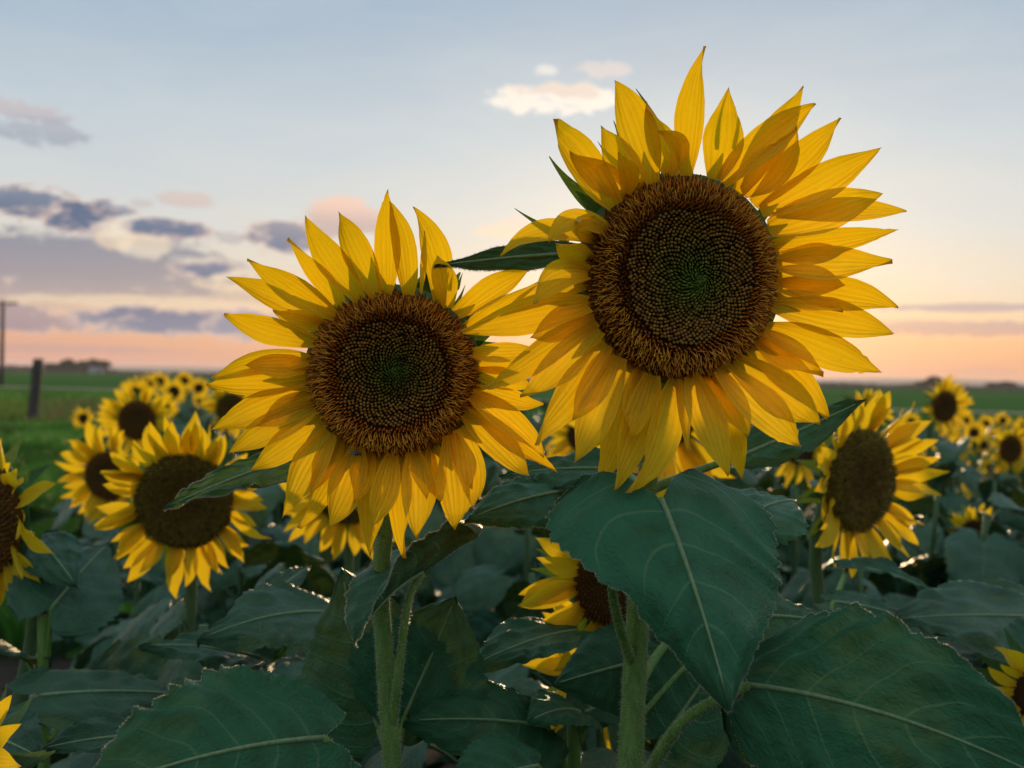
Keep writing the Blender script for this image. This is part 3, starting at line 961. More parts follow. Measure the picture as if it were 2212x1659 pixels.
def leaf_verts(L, W, bend=.5, foldl=.25, foldr=.25, wave=.05, teeth=15, tamp=.045, pucker=.030, lobe=.20, seed=0, nu=74, nv=23, sbend=0.0, curl=0.12, bend_pow=1.0, wl=(1, 1, 1, 1, 1), wr=(1, 1, 1, 1, 1)):
    """blade with its base at the origin, midrib along +x, upper face +z"""
    rs = np.random.default_rng(seed); ph = rs.random(6) * 6.28
    us = np.linspace(0, 1, nu); vs = np.linspace(-1, 1, nv)
    vs = np.sign(vs) * np.abs(vs) ** .85
    th = -bend * us ** bend_pow; cx = np.concatenate([[0], np.cumsum(np.cos(th[:-1]) * L / (nu - 1))]); cz = np.concatenate([[0], np.cumsum(np.sin(th[:-1]) * L / (nu - 1))])
    V, uv, vein = [], [], []
    NV = 5.2 + 1.3 * rs.random()
    ws = np.interp(us, LU, LW)
    for i, u in enumerate(us):
        tx, tz = math.cos(th[i]), math.sin(th[i]); nx, nz = -tz, tx
        for v in vs:
            av = abs(v)
            saw = (u * teeth) % 1.0
            tooth = 1 + tamp * (saw - .5) * 2 * (1 if av > .93 else 0) * (1 if .02 < u < .97 else 0)
            y = v * ws[i] * W * .5 * float(np.interp(u, (0, .25, .5, .75, 1), wl if v < 0 else wr)) * tooth * (1 + .03 * math.sin(7 * u + ph[0] + (2 if v > 0 else 0)))
            back = -lobe * L * math.sin(math.pi * .72 * av) * (1 - u) ** 3
            fold = (foldl if v < 0 else foldr)
            yy = y * math.cos(fold); zz = abs(y) * math.sin(fold)
            zz -= curl * W * av ** 3 * .5
            sd_ = 0 if v > 0 else 1
            s = (u ** .9 - .34 * av ** 1.2 * (1 - .35 * u)) * NV + av * (.30 * math.sin(5 * u + ph[3 + sd_]) + .35 * math.sin(11 * u + 2 * ph[4 - sd_]))
            vein.append(s)
            f = abs((s % 1.0) - .5) * 2
            zz += pucker * 1.5 * L * (.5 - .5 * math.cos(math.pi * f)) * min(1, av * 1.6) ** 1.5 * (1 - u * .5) * (.62 + .38 * math.sin(2.3 * s + ph[5]))
            zz += .014 * L * (math.sin(15 * u + 5 * v + ph[1]) * math.sin(8 * v - 6 * u + ph[5])) * min(1, 3 * av)
            zz += wave * L * (math.sin(5.5 * u + ph[1] + (1.3 if v > 0 else 0)) * av ** 2 + .5 * math.sin(13 * u + ph[2] + 2 * v) * av ** 3)
            yy += sbend * L * u * u
            V.append((cx[i] + back * tx + zz * nx, yy, cz[i] + back * tz + zz * nz)); uv.append((u, v))
    mid = np.stack([cx, sbend * L * us * us, cz], 1)
    return np.array(V), grid_faces(nu, nv), np.array(uv), mid, np.array(vein)


def hairs(name, path, rad, n, length, parent, up_bias=.2, seed=3):
    rs = np.random.default_rng(seed)
    path = np.asarray(path); m = len(path); rad = np.broadcast_to(rad, (m,))
    tg = np.gradient(path, axis=0); tg /= np.linalg.norm(tg, axis=1)[:, None]
    k = rs.random(n) * (m - 1); i = k.astype(int); f = (k - i)[:, None]
    p = path[i] * (1 - f) + path[np.minimum(i + 1, m - 1)] * f
    r = rad[i]
    rnd = rs.normal(size=(n, 3)); d = rnd - (rnd * tg[i]).sum(1)[:, None] * tg[i]; d /= np.linalg.norm(d, axis=1)[:, None]
    p = p + d * r[:, None] * .96
    dd = d + .35 * rs.normal(size=(n, 3)) - np.array([0, 0, up_bias]); dd /= np.linalg.norm(dd, axis=1)[:, None]
    L = length * (.4 + .9 * rs.random(n))[:, None]
    s = np.cross(dd, tg[i]); s /= np.linalg.norm(s, axis=1)[:, None] + 1e-9
    b = np.cross(dd, s); w = .00019
    V = np.stack([p + s * w, p - s * w * .5 + b * w, p - s * w * .5 - b * w, p + dd * L + np.array([0, 0, -.12]) * L], 1).reshape(-1, 3)
    j = np.arange(n) * 4
    F = np.concatenate([np.stack([j, j + 1, j + 3], 1), np.stack([j + 1, j + 2, j + 3], 1), np.stack([j + 2, j, j + 3], 1)])
    wmesh(name, V, F, M_HAIR, parent, kind='stuff', smooth=False)


def hero_leaf(root, Bp, Tp, N, ratio, stem=None, seed=0, mat=None, petiole=None, prad=.0035, sub=True, hair=False, **kw):
    B, T = P(*Bp), P(*Tp)
    V, F, uv, mid, vein = leaf_verts(1.0, ratio, seed=seed, **kw)
    lt = mid[-1]; Ll = np.linalg.norm(lt)
    ex = lt / Ll; ey = np.array([0, 1., 0]); ey = unit(ey - ex * np.dot(ey, ex)); ez = np.cross(ex, ey)
    X = T - B; Lw = np.linalg.norm(X); X = X / Lw
    Z = unit(np.array(N) - X * np.dot(N, X)); Y = np.cross(Z, X)
    A = np.stack([X, Y, Z], 1) @ np.stack([ex, ey, ez], 1).T * (Lw / Ll)
    Vw = V @ A.T + B
    o = wmesh('leaf', Vw, F, mat or M_LEAF, root, uv=uv, vein=vein)
    mw = mid @ A.T + B; nrm = A @ np.array([0, 0, 1.]); nrm = unit(nrm)
    if sub:
        sel = mw[:int(len(mw) * .93)]
        V2, F2, _ = tube(sel[::3] + nrm * .0002, np.linspace(.0021, .0006, len(sel[::3])), 7)
        wmesh('midrib', V2, F2, M_RIB, o)
    if petiole is not None:
        pts = [P(*q) for q in petiole] + [B]
        pp = bez(pts, 18)
        V2, F2, _ = tube(pp, np.linspace(prad * 1.3, prad * .75, 18), 10)
        pe = wmesh('petiole', V2, F2, M_STEM, o)
        if hair:
            hairs('petiole_hairs', pp, np.linspace(prad * 1.3, prad * .75, 18), 700, .0026, o, seed=seed + 9)
    if hair:
        # fuzz along the blade's margin
        nu, nv = 74, 23
        edge = np.concatenate([Vw.reshape(nu, nv, 3)[:, 0], Vw.reshape(nu, nv, 3)[::-1, -1], Vw.reshape(nu, nv, 3)[0, ::-1]])
        hairs('margin_hairs', edge, .0001, 2600, .0016, o, 0.0, seed + 5)
    return o


FACE = (0, -1.0, .25)

# ------------------------------------------------------------------ the two big sunflowers
GRP_BIG = 'two large sunflowers in focus'
# --- shorter one
DL = 0.93
CL = P(848, 806, DL); NL = unit((.02, -1.0, -.03))
sl = [(838, 1000, DL + .055), (836, 1110, DL + .05), (822, 1250, DL + .045), (830, 1400, DL + .03), (848, 1660, DL + .01)]
ptsL = [CL + np.array([0, .035, -.01])] + [P(*q) for q in sl]
low = ptsL[-1]; baseL = np.array([low[0] + .02, low[1] + .02, 0.0])
rootL = empty('sunflower', baseL, 'shorter of the two big sunflowers in focus, its petals overlapped by the taller bloom', 'sunflower', GRP_BIG)
pathL = bez(ptsL + [np.array([low[0] + .015, low[1] + .01, .55]), baseL], 110)
radL = np.interp(np.linspace(0, 1, 110), [0, .02, .06, .25, 1], [.010, .0074, .0070, .0079, .012])
V, F, uv = tube(pathL, radL, 20, ridge=.03)
stL = wmesh('stem', V, F, M_STEM, rootL)
vis = pathL[:, 2] > .95
hairs('stem_hairs', pathL[vis], radL[vis], 5600, .0034, stL)

LEFT = [
    (820, 480, 818, 35, 118, 6, 0), (905, 485, 822, 82, 108, 48, 0), (968, 480, 985, 212, 42, 10, 0, dict(roll=.9, dz=.03)),
    (1040, 505, 935, 108, 120, 78, 1), (1085, 545, 1030, 300, 104, 22, 0, dict(hook=.5)), (1130, 578, 1440, 383, 118, -22, 0),
    (1165, 630, 1500, 420, 84, 12, 1), (1195, 745, 1470, 735, 92, 10, 0), (1205, 830, 1470, 890, 96, -8, 1), (1200, 790, 1440, 800, 80, 0, 1),
    (1205, 905, 1500, 985, 92, 8, 1), (1190, 930, 1503, 1185, 118, -26, 0), (1160, 1010, 1450, 1300, 130, -22, 0, dict(dz=.035)), (1195, 990, 1555, 1258, 96, 10, 1),
    (1130, 1080, 1183, 1436, 116, -62, 0, dict(hook=.4)), (1085, 1110, 1120, 1535, 152, -18, 0, dict(hook=.5)), (1020, 1150, 1035, 1420, 95, 0, 1), (935, 1180, 945, 1560, 146, -42, 0, dict(dz=.04)),
    (885, 1195, 878, 1636, 112, 0, 1), (838, 1185, 740, 1502, 120, -28, 0, dict(dz=.04)), (775, 1195, 745, 1630, 124, 8, 1),
    (690, 1160, 555, 1512, 150, -22, 0, dict(dz=.045)), (625, 1150, 440, 1510, 128, -6, 1), (565, 1095, 374, 1446, 142, 26, 0, dict(dz=.04)),
    (535, 1030, 210, 1256, 132, -8, 0), (495, 985, 120, 1190, 128, 18, 0), (472, 908, 50, 1082, 132, 22, 0), (468, 850, 28, 880, 120, -8, 1), (475, 765, 45, 850, 128, 60, 0),
    (505, 690, 110, 570, 122, -20, 0), (525, 622, 320, 560, 90, 0, 1), (590, 582, 208, 340, 122, 12, 0), (520, 590, 130, 414, 112, 18, 1),
    (632, 545, 384, 246, 104, 22, 1), (700, 505, 460, 155, 126, -14, 0), (770, 492, 600, 116, 126, 10, 0),
    (600, 1110, 470, 1360, 110, 0, 1), (480, 940, 250, 1060, 110, 0, 1), (1110, 1100, 1200, 1350, 110, 0, 1),
    (470, 800, 200, 800, 100, 0, 1), (730, 1180, 670, 1400, 110, 0, 1), (980, 1170, 990, 1380, 110, 0, 1),
]
BRL = [(1105, 560, 1158, 448, 26, 6, .0), (990, 500, 985, 440, 30, 0, -.004), (1120, 470, 1147, 395, 20, 0, -.01), (590, 600, 540, 600, 30, 0, .0), (1165, 600, 1170, 560, 26, 0, -.002)]
hero_head(rootL, CL, NL, z1, LEFT, .0690, .0668, 11, BRL, cpx=(848, 806), inner=.635, spiral=1, centre=(.03, .02), dens=2100, green=.85, seed=21)

# --- taller one
DR = 0.90
CR_ = P(1472, 601, DR); NR = unit((.10, -1.0, -.02))
sr = [(1440, 800, DR + .06), (1408, 960, DR + .06), (1394, 1080, DR + .055), (1380, 1290, DR + .04), (1370, 1480, DR + .02), (1362, 1660, DR)]
ptsR = [CR_ + np.array([-.004, .036, -.01])] + [P(*q) for q in sr]
low = ptsR[-1]; baseR = np.array([low[0] - .02, low[1] + .02, 0.0])
rootR = empty('sunflower', baseR, 'tallest sunflower in focus, its large bloom reaching highest against the sky', 'sunflower', GRP_BIG)
pathR = bez(ptsR + [np.array([low[0] - .01, low[1] + .01, .55]), baseR], 110)
radR = np.interp(np.linspace(0, 1, 110), [0, .02, .06, .25, 1], [.011, .0080, .0078, .0100, .014])
V, F, uv = tube(pathR, radR, 20, ridge=.03)
stR = wmesh('stem', V, F, M_STEM, rootR)
vis = pathR[:, 2] > .95
hairs('stem_hairs', pathR[vis], radR[vis], 6400, .0034, stR)

RIGHT = [
    (745, 492, 800, 40, 96, -22, 0), (848, 508, 888, 210, 132, 22, 0, dict(dz=.03)), (880, 522, 1207, 248, 118, -26, 0), (940, 540, 1160, 183, 108, 0, 1),
    (955, 565, 1136, 345, 138, 26, 0, dict(dz=.03)), (1000, 580, 1298, 297, 112, 10, 1), (1020, 628, 1432, 403, 122, 18, 0), (1045, 690, 1446, 562, 140, -4, 0),
    (1090, 640, 1525, 628, 92, -16, 1), (1062, 745, 1495, 690, 84, 24, 1), (1070, 815, 1476, 812, 120, 4, 0), (1080, 790, 1320, 768, 74, 0, 1), (1068, 890, 1496, 960, 112, -16, 0),
    (1052, 965, 1486, 1055, 124, -8, 0), (1035, 1040, 1432, 1198, 130, -18, 0, dict(ragged=True)), (965, 1100, 1240, 1370, 152, -34, 1), (915, 1160, 1226, 1400, 142, -18, 0, dict(dz=.04)),
    (862, 1190, 1156, 1466, 142, -8, 0, dict(dz=.04)), (800, 1205, 945, 1566, 126, -22, 1), (762, 1215, 888, 1576, 122, -4, 0), (695, 1225, 570, 1622, 126, -34, 0, dict(dz=.05)),
    (622, 1215, 484, 1616, 122, -14, 0, dict(dz=.04)), (560, 1190, 430, 1612, 118, -14, 1), (505, 1150, 344, 1522, 122, -6, 0), (455, 1100, 188, 1452, 130, -8, 0, dict(dz=.045)),
    (432, 1050, 160, 1316, 116, 8, 0), (412, 1008, 35, 1256, 124, 10, 0), (390, 955, -54, 1052, 124, 16, 0), (395, 890, 85, 1000, 72, 48, 1),
    (395, 850, 196, 958, 96, 92, 0, dict(twist=.9, dz=.04)), (405, 745, 85, 785, 84, 128, 1, dict(roll=-.5, dz=.03)), (455, 705, 256, 742, 92, 118, 0, dict(roll=-.5, dz=.035)),
    (482, 605, 248, 300, 132, 10, 0), (618, 522, 487, 158, 132, 30, 0), (530, 560, 500, 415, 70, 50, 0, dict(dz=.03, twist=.8)), (680, 490, 634, 336, 70, 120, 0, dict(dz=.02)),
    (430, 700, 330, 650, 90, 0, 1), (560, 545, 440, 320, 110, 10, 1), (690, 490, 600, 250, 100, 20, 1), (530, 570, 330, 420, 100, 0, 1), (400, 800, 280, 740, 90, 0, 1), 
    (1060, 930, 1300, 980, 110, 0, 1), (1000, 1080, 1230, 1220, 120, 0, 1), (840, 1200, 960, 1430, 120, 0, 1), (720, 1225, 740, 1480, 110, 0, 1), (590, 1205, 545, 1440, 110, 0, 1), (480, 1130, 330, 1370, 120, 0, 1),
    (400, 970, 180, 1080, 110, 0, 1), (1065, 860, 1310, 890, 110, 0, 1),
]
BRR = [(690, 460, 565, 192, 44, 30, -.004), (535, 520, 486, 305, 42, 18, -.004), (440, 625, 258, 432, 62, -26, .006), (330, 730, 135, 616, 34, -10, -.01), (850, 420, 885, 240, 18, -20, -.02),
       (905, 420, 918, 255, 16, 18, -.02), (520, 480, 430, 378, 24, -14, -.012), (1000, 620, 1060, 640, 46, 0, -.006), (1080, 940, 1060, 925, 30, 0, .0), (560, 1200, 580, 1225, 40, 0, .0), (830, 1180, 835, 1215, 40, 0, .0)]
hero_head(rootR, CR_, NR, z2, RIGHT, .0760, .0800, 12, BRR, cpx=(1472, 601), inner=.66, spiral=-1, centre=(.16, -.02), dens=2500, green=1.25, seed=22)

# --- their leaves
hero_leaf(rootR, (1430, 1080, .845), (1577, 1536, .755), (.10, -1, .30), 1.04, seed=31, hair=True, bend=.45, foldl=-.02, foldr=-.42, wave=.034, wl=(1.38, .94, .58, .5, .6), wr=(1.45, 1.14, 1.1, 1, 1), pucker=.040, lobe=.24, tamp=.035, teeth=20,
          petiole=[(1372, 1450, .924), (1335, 1340, .905), (1322, 1270, .895), (1330, 1180, .885), (1385, 1095, .865)])
hero_leaf(rootR, (1618, 1480, .84), (2330, 1720, .72), (.12, -.66, .75), .60, seed=32, hair=True, bend=.6, foldl=-.70, foldr=.62, wave=.050, pucker=.042, lobe=.05, tamp=.03, teeth=22,
          petiole=[(1368, 1740, .895), (1420, 1640, .86), (1490, 1545, .83)], prad=.0045)
hero_leaf(rootL, (697, 1594, .82), (150, 1730, .72), (-.08, -.62, .80), .80, seed=33, hair=True, bend=.5, foldl=.30, foldr=-.55, wave=.05, pucker=.042, lobe=.16, tamp=.07, teeth=14,
          petiole=[(850, 1750, .935), (790, 1690, .88), (735, 1630, .84)], prad=.0042)
hero_leaf(rootL, (818, 1578, 1.00), (737, 1226, 1.05), (-.25, -1, .12), 1.02, seed=34, bend=.25, foldl=-.1, foldr=-.1, wave=.015, lobe=.14, tamp=.04, petiole=[(848, 1650, .955), (832, 1610, .98)])
hero_leaf(rootL, (874, 1548, 1.00), (985, 1285, 1.03), (.2, -1, .2), 1.15, seed=35, bend=.35, foldl=.1, foldr=.05, wave=.02, lobe=.10, tamp=.05, petiole=[(852, 1660, .955), (866, 1600, .99)])
hero_leaf(rootL, (912, 1238, .975), (764, 1388, .865), (-.50, -.80, .20), .80, seed=36, hair=True, bend=.4, foldl=.55, foldr=.85, wave=.012, lobe=.85, tamp=.02, teeth=20,
          petiole=[(846, 1575, .945), (864, 1430, .935), (880, 1310, .945), (892, 1270, .965)], prad=.0034)
hero_leaf(rootR, (1228, 1060, 1.06), (1003, 1126, .99), (.0, -.75, .66), .62, seed=37, hair=True, bend=.45, foldl=-.3, foldr=-.1, wave=.02, lobe=.15, tamp=.03, petiole=[(1392, 1180, .955), (1330, 1110, 1.0), (1270, 1070, 1.04)])
hero_leaf(rootR, (1345, 1015, 1.06), (1078, 1030, 1.10), (.05, -.45, .9), .55, seed=38, bend=.3, foldl=.2, foldr=.1, wave=.02, lobe=.15, tamp=.05, petiole=[(1398, 1110, .955), (1380, 1050, 1.0)])
hero_leaf(rootL, (655, 985, 1.00), (354, 1098, .90), (-.1, -.6, .78), .28, seed=39, hair=True, mat=M_BRACT, bend=.2, foldl=.25, foldr=-.15, wave=.012, lobe=.12, tamp=.015, petiole=[(832, 1160, .975), (760, 1060, .99), (700, 1005, 1.0)])
hero_leaf(rootL, (700, 1030, 1.04), (495, 1046, 1.0), (.0, -.55, .8), .42, seed=40, bend=.35, foldl=.1, foldr=.1, wave=.03, lobe=.12, petiole=[(828, 1200, .975), (770, 1090, 1.02)])
hero_leaf(rootR, (1262, 548, .955), (938, 575, .89), (0, -.8, .5), .20, seed=41, hair=True, bend=.15, foldl=.35, foldr=-.1, wave=.006, lobe=.05, tamp=.01, pucker=.006, petiole=[(1420, 640, .945), (1330, 570, .955)], prad=.0025)
hero_leaf(rootR, (1600, 985, 1.00), (1872, 862, 1.06), (.1, -.75, .6), .34, seed=42, bend=-.1, foldl=.3, foldr=.1, wave=.02, lobe=.1, tamp=.02, petiole=[(1400, 1060, .955), (1500, 1020, .98)])
hero_leaf(rootR, (1395, 1425, 1.00), (1190, 1480, .99), (-.1, -.85, .45), .95, seed=43, bend=.35, foldl=-.2, foldr=-.25, wave=.03, lobe=.2, tamp=.015, petiole=[(1366, 1600, .92), (1385, 1500, .97)])
hero_leaf(rootR, (1432, 1592, .97), (1585, 1370, 1.03), (.2, -1, .1), .95, seed=44, bend=.2, foldl=.05, foldr=.05, wave=.02, lobe=.15, tamp=.02, petiole=[(1365, 1700, .90), (1405, 1650, .94)])
hero_leaf(rootR, (1520, 1340, 1.06), (1360, 1330, 1.12), (0, -.6, .8), .9, seed=45, bend=.5, foldl=-.2, foldr=-.1, wave=.03, lobe=.15, petiole=[(1378, 1480, .94), (1440, 1390, 1.0)])
hero_leaf(rootR, (1625, 1330, 1.02), (1815, 1352, 1.06), (.05, -.72, .68), .72, seed=46, bend=.4, foldl=.05, foldr=-.2, wave=.015, lobe=.15, tamp=.06, teeth=12, petiole=[(1372, 1560, .92), (1480, 1440, .97), (1570, 1360, 1.01)], prad=.0018)
hero_leaf(rootR, (1600, 1120, 1.06), (1720, 1080, 1.15), (.1, -.6, .75), .8, seed=47, bend=.4, foldl=.1, foldr=-.1, wave=.02, lobe=.15, tamp=.06, petiole=[(1390, 1230, .95), (1500, 1160, 1.0)])
hero_leaf(rootR, (1628, 1500, .86), (1990, 1800, .80), (-.05, -.90, .42), .62, seed=48, bend=.5, foldl=-.2, foldr=-.35, wave=.05, pucker=.042, lobe=.12, tamp=.03, petiole=[(1560, 1545, .875)], prad=.002)


# ------------------------------------------------------------------ generic parts for the field
def petal_proto(seed):
    rs = np.random.default_rng(seed)
    V, F, uv = petal_verts((0, 0, 0), (.5, .06 * rs.normal(), .05 + .12 * rs.random()), (1, .08 * rs.normal(), .10 + .18 * rs.normal()), .35 + .06 * rs.random(), (0, 0, 1), .15 * rs.normal(), .10, .016, seed, 14, 7, twist=.3 * rs.normal(), hook=.4 * rs.normal())
    return mesh_data('petal', V, F, M_PETAL_FAR, uv)


PETALS = [petal_proto(200 + i) for i in range(10)]
# low, joined ring of petals for far heads
def petal_ring(seed, n=24):
    rs = np.random.default_rng(seed); VV, FF, UU = [], [], []
    for i in range(n):
        a = i * 2 * math.pi / n + .08 * rs.normal(); L = 1.55 + .18 * rs.normal()
        c, s = math.cos(a), math.sin(a)
        V, F, uv = petal_verts((.8, 0, 0), (.8 + L * .5, .1 * rs.normal(), .10), (.8 + L, .12 * rs.normal(), .18 + .2 * rs.normal()), .48, (0, 0, 1), .2 * rs.normal(), .1, .01, seed + i, 9, 3)
        V = V @ np.array([[c, -s, 0], [s, c, 0], [0, 0, 1]]).T
        FF.append(F + sum(len(q) for q in VV)); VV.append(V); UU.append(uv)
    return mesh_data('petals', np.vstack(VV), np.vstack(FF), M_PETAL_FAR, np.vstack(UU))


RINGS = [petal_ring(400 + 50 * i, 22 + 2 * i) for i in range(4)]


def far_disc(seed, inner_col, outer_col, n=420):
    """unit-radius disc with knobbly florets"""
    rs = np.random.default_rng(seed); V, F, C = [], [], []
    GA = math.pi * (3 - math.sqrt(5))
    na = 30; prof = [(0, .06), (.3, .10), (.6, .16), (.85, .14), (1.0, .0)]
    for (q, z) in prof:
        for k in range(na):
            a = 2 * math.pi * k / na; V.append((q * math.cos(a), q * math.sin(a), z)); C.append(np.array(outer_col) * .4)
    for i in range(len(prof) - 1):
        for k in range(na):
            k2 = (k + 1) % na; F.append((i * na + k, (i + 1) * na + k, (i + 1) * na + k2, i * na + k2))
    for k in range(1, n):
        r = math.sqrt(k / n); a = k * GA; z = float(np.interp(r, [0, .3, .6, .85, 1], [.06, .10, .16, .14, .0]))
        p = np.array([r * math.cos(a), r * math.sin(a), z]); s = .034; h = .07 + .07 * r * rs.random()
        rad = np.array([math.cos(a), math.sin(a), 0])
        f = min(1, max(0, (r - .25) / .6)); c = (np.array(inner_col) * (1 - f) + np.array(outer_col) * f) * (1 + .25 * rs.normal()); c = np.clip(c, .003, 1)
        b0 = len(V)
        for g in range(4):
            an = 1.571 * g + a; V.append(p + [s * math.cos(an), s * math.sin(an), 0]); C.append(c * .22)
        V.append(p + rad * .03 * r + [0, 0, h]); C.append(c)
        for g in range(4):
            F.append((b0 + g, b0 + (g + 1) % 4, b0 + 4))
    return mesh_data('disc', np.array(V), F, M_FLORET, col=np.array(C))


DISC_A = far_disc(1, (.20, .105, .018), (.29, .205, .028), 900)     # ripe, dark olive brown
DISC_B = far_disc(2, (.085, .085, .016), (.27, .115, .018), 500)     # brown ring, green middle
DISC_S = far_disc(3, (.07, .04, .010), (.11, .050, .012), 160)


def leaf_proto(i):
    rs = np.random.default_rng(600 + i)
    V, F, uv, mid, vein = leaf_verts(1.0, .72 + .22 * rs.random(), bend=.5 + .9 * rs.random(), foldl=.35 * rs.normal() - .1, foldr=.35 * rs.normal() - .1, wave=.03 + .03 * rs.random(), teeth=13, tamp=.045, pucker=.014,
                               lobe=.17, seed=700 + i, nu=54, nv=15, sbend=.12 * rs.normal(), curl=.15 * rs.random())
    return V, F, uv, vein


LPV = [leaf_proto(i) for i in range(9)]
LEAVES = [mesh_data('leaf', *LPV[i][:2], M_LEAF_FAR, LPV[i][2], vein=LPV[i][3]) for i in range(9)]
PETIOLE = mesh_data('petiole', *tube(bez([(0, 0, 0), (.35, 0, .22), (.75, 0, .34), (1, 0, .30)], 9), np.linspace(.028, .018, 9), 7)[:2], M_STEM_FAR)


def mat4(A, loc):
    return Matrix([[A[0][0], A[0][1], A[0][2], loc[0]], [A[1][0], A[1][1], A[1][2], loc[1]], [A[2][0], A[2][1], A[2][2], loc[2]], [0, 0, 0, 1]])


def rotz(a):
    c, s = math.cos(a), math.sin(a); return np.array([[c, -s, 0], [s, c, 0], [0, 0, 1]])


def roty(a):
    c, s = math.cos(a), math.sin(a); return np.array([[c, 0, s], [0, 1, 0], [-s, 0, c]])


def rotx(a):
    c, s = math.cos(a), math.sin(a); return np.array([[1, 0, 0], [0, c, -s], [0, s, c]])


def plant_leaves(root, path, base, rs, n, size, z_lo, z_hi, petioles=True):
    zs = path[:, 2]; order = np.argsort(zs)
    az = rs.random() * 6.28
    for k in range(n):
        az += 2.4 + .3 * rs.normal()
        f = (k + .5) / n; z = z_lo + (z_hi - z_lo) * f
        p = np.array([np.interp(z, zs[order], path[order, j]) for j in range(3)]) - base
        L = size * (.75 + .45 * rs.random()) * (1 - .35 * f * f)
        pl = L * (.42 + .2 * rs.random())
        el = .35 + .35 * rs.random()
        A = rotz(az) @ roty(-el * .6)
        tip = A @ np.array([1, 0, .30]) * pl
        lf = add('leaf', LEAVES[rs.integers(len(LEAVES))], root, mat4(rotz(az + .25 * rs.normal()) @ roty(.30 + .45 * rs.normal() * .6) @ rotx(.35 * rs.normal()) * L, p + tip))
        if petioles:
            pm = mat4(A * pl, p)
            add('petiole', PETIOLE, lf, lf.matrix_basis.inverted() @ pm)


def field_stem(C, N, base, thick):
    neck = C - N * .035
    pts = [neck, neck - N * .03 - np.array([0, 0, .05]), np.array([C[0] * .7 + base[0] * .3, C[1] * .8 + base[1] * .2 + .02, C[2] * .72]), np.array([base[0], base[1], C[2] * .3]), base]
    return bez(pts, 26)


def mid_flower(px, py, d, N, disc_r, plen, npet, label, seed, disc=DISC_A, leaves=9, size=.22, base_off=(0, .05), tilt=-.25, group='blurred sunflowers of the field', separate=True, skip=None, hide_leaf=None):
    rs = np.random.default_rng(seed)
    C = P(px, py, d); N = unit(N)
    base = np.array([C[0] + base_off[0], C[1] + base_off[1], 0.0])
    root = empty('sunflower', base, label, 'sunflower', group)
    path = field_stem(C, N, base, .01)
    V, F, uv = tube(path, np.linspace(.009, .013, 26) * (disc_r / .07) ** .6, 10); wmesh('stem', V, F, M_STEM_FAR, root)
    fr = frame_from(N)
    head = receptacle(root, C, N, disc_r * .97, M_RECEPT, .03)
    loc = C - base
    add('disc', disc, head, mat4(fr @ rotz(rs.random() * 6) * disc_r, loc))
    if separate:
        for ring in range(2):
            n = npet if ring == 0 else npet // 2
            for k in range(n):
                a = 2 * math.pi * (k + .5 * ring) / n + .09 * rs.normal()
                L = plen * (1 + .14 * rs.normal()) * (1 - .1 * ring)
                wv = .8 + .3 * rs.random()
                droop = tilt + .16 * rs.normal()
                A = fr @ rotz(a) @ roty(droop) @ rotx(.3 * rs.normal()) @ np.diag([L, L * wv, L])
                o = fr @ (rotz(a) @ np.array([disc_r * .93, 0, .002 - .006 * ring])) + loc
                add('petal', PETALS[rs.integers(10)], head, mat4(A, o))
        for k in range(14):
            a = 2 * math.pi * k / 14 + .2 * rs.normal()
            A = fr @ rotz(a) @ roty(.35 + .15 * rs.normal()) * .05
            add('bract', BRACT_P, head, mat4(A, fr @ (rotz(a) @ np.array([disc_r * .85, 0, -.012])) + loc))
    else:
        add('petals', RINGS[rs.integers(4)], head, mat4(fr @ rotz(rs.random() * 6) * disc_r, loc), kind='stuff')
    plant_leaves(root, path, base, rs, leaves, size, C[2] * .25, C[2] * .86)
    return root


_b = bract_verts(np.array([0, 0, 0.]), np.array([.5, 0, -.1]), np.array([1, 0, .1]), .42, (0, 0, 1), 9, 3)
BRACT_P = mesh_data('bract', _b[0], _b[1], M_BRACT, _b[2])

G = 'blurred sunflowers of the field'
mid_flower(398, 1082, 1.72, (.12, -1, -.12), .0735, .062, 36, 'blurred sunflower with the widest dark disc, a green leaf tip crossing it', 51, DISC_A, 9, .22, tilt=-.35)
mid_flower(232, 1028, 2.75, (-.25, -1, -.1), .060, .068, 26, 'pale yellow sunflower tucked just behind the blurred bloom with the widest disc', 52, DISC_B, 8, .2)
mid_flower(297, 908, 4.0, (-.05, -1, -.05), .070, .075, 24, 'sunflower with brown ringed disc standing above the blurred pair', 53, DISC_B, 8, .22)
mid_flower(-34, 1110, 1.42, (-.50, -.86, -.10), .074, .058, 26, 'sunflower cut off by the photograph edge, turned away on a bare stem', 54, DISC_B, 0, .2, base_off=(.085, .0))
mid_flower(752, 1072, 1.95, (.1, -1, -.35), .052, .066, 26, 'sunflower hidden behind the shorter big bloom, only its lower petals showing', 55, DISC_A, 8, .22)
mid_flower(1340, 1258, 1.18, (.15, -1, -.05), .050, .066, 22, 'sunflower half hidden behind the big heart-shaped leaf, petals pointing sideways', 56, DISC_B, 6, .18, base_off=(.12, .06), tilt=-.1)
mid_flower(1856, 1038, 1.66, (.57, -.82, -.04), .0755, .068, 30, 'large blurred sunflower with oval dark disc, turned sideways beyond the tallest bloom', 57, DISC_A, 8, .22, base_off=(-.06, .06), tilt=-.35)
mid_flower(2040, 878, 4.3, (.38, -.92, -.05), .060, .062, 22, 'sunflower rising above the field against the far green crop', 58, DISC_B, 7, .22)
mid_flower(2182, 970, 4.6, (.28, -.95, -.05), .056, .064, 24, 'sunflower with oval disc near the photograph edge, below the one rising highest', 59, DISC_B, 7, .22)
mid_flower(1872, 888, 2.6, (.2, -.95, .2), .022, .036, 14, 'small sunflower peeking over the large sideways bloom', 60, DISC_S, 5, .18)
mid_flower(1728, 975, 2.9, (-.3, -.9, .1), .036, .058, 16, 'orange-tinted sunflower squeezed between the tallest bloom and the sideways one', 61, DISC_S, 6, .2)
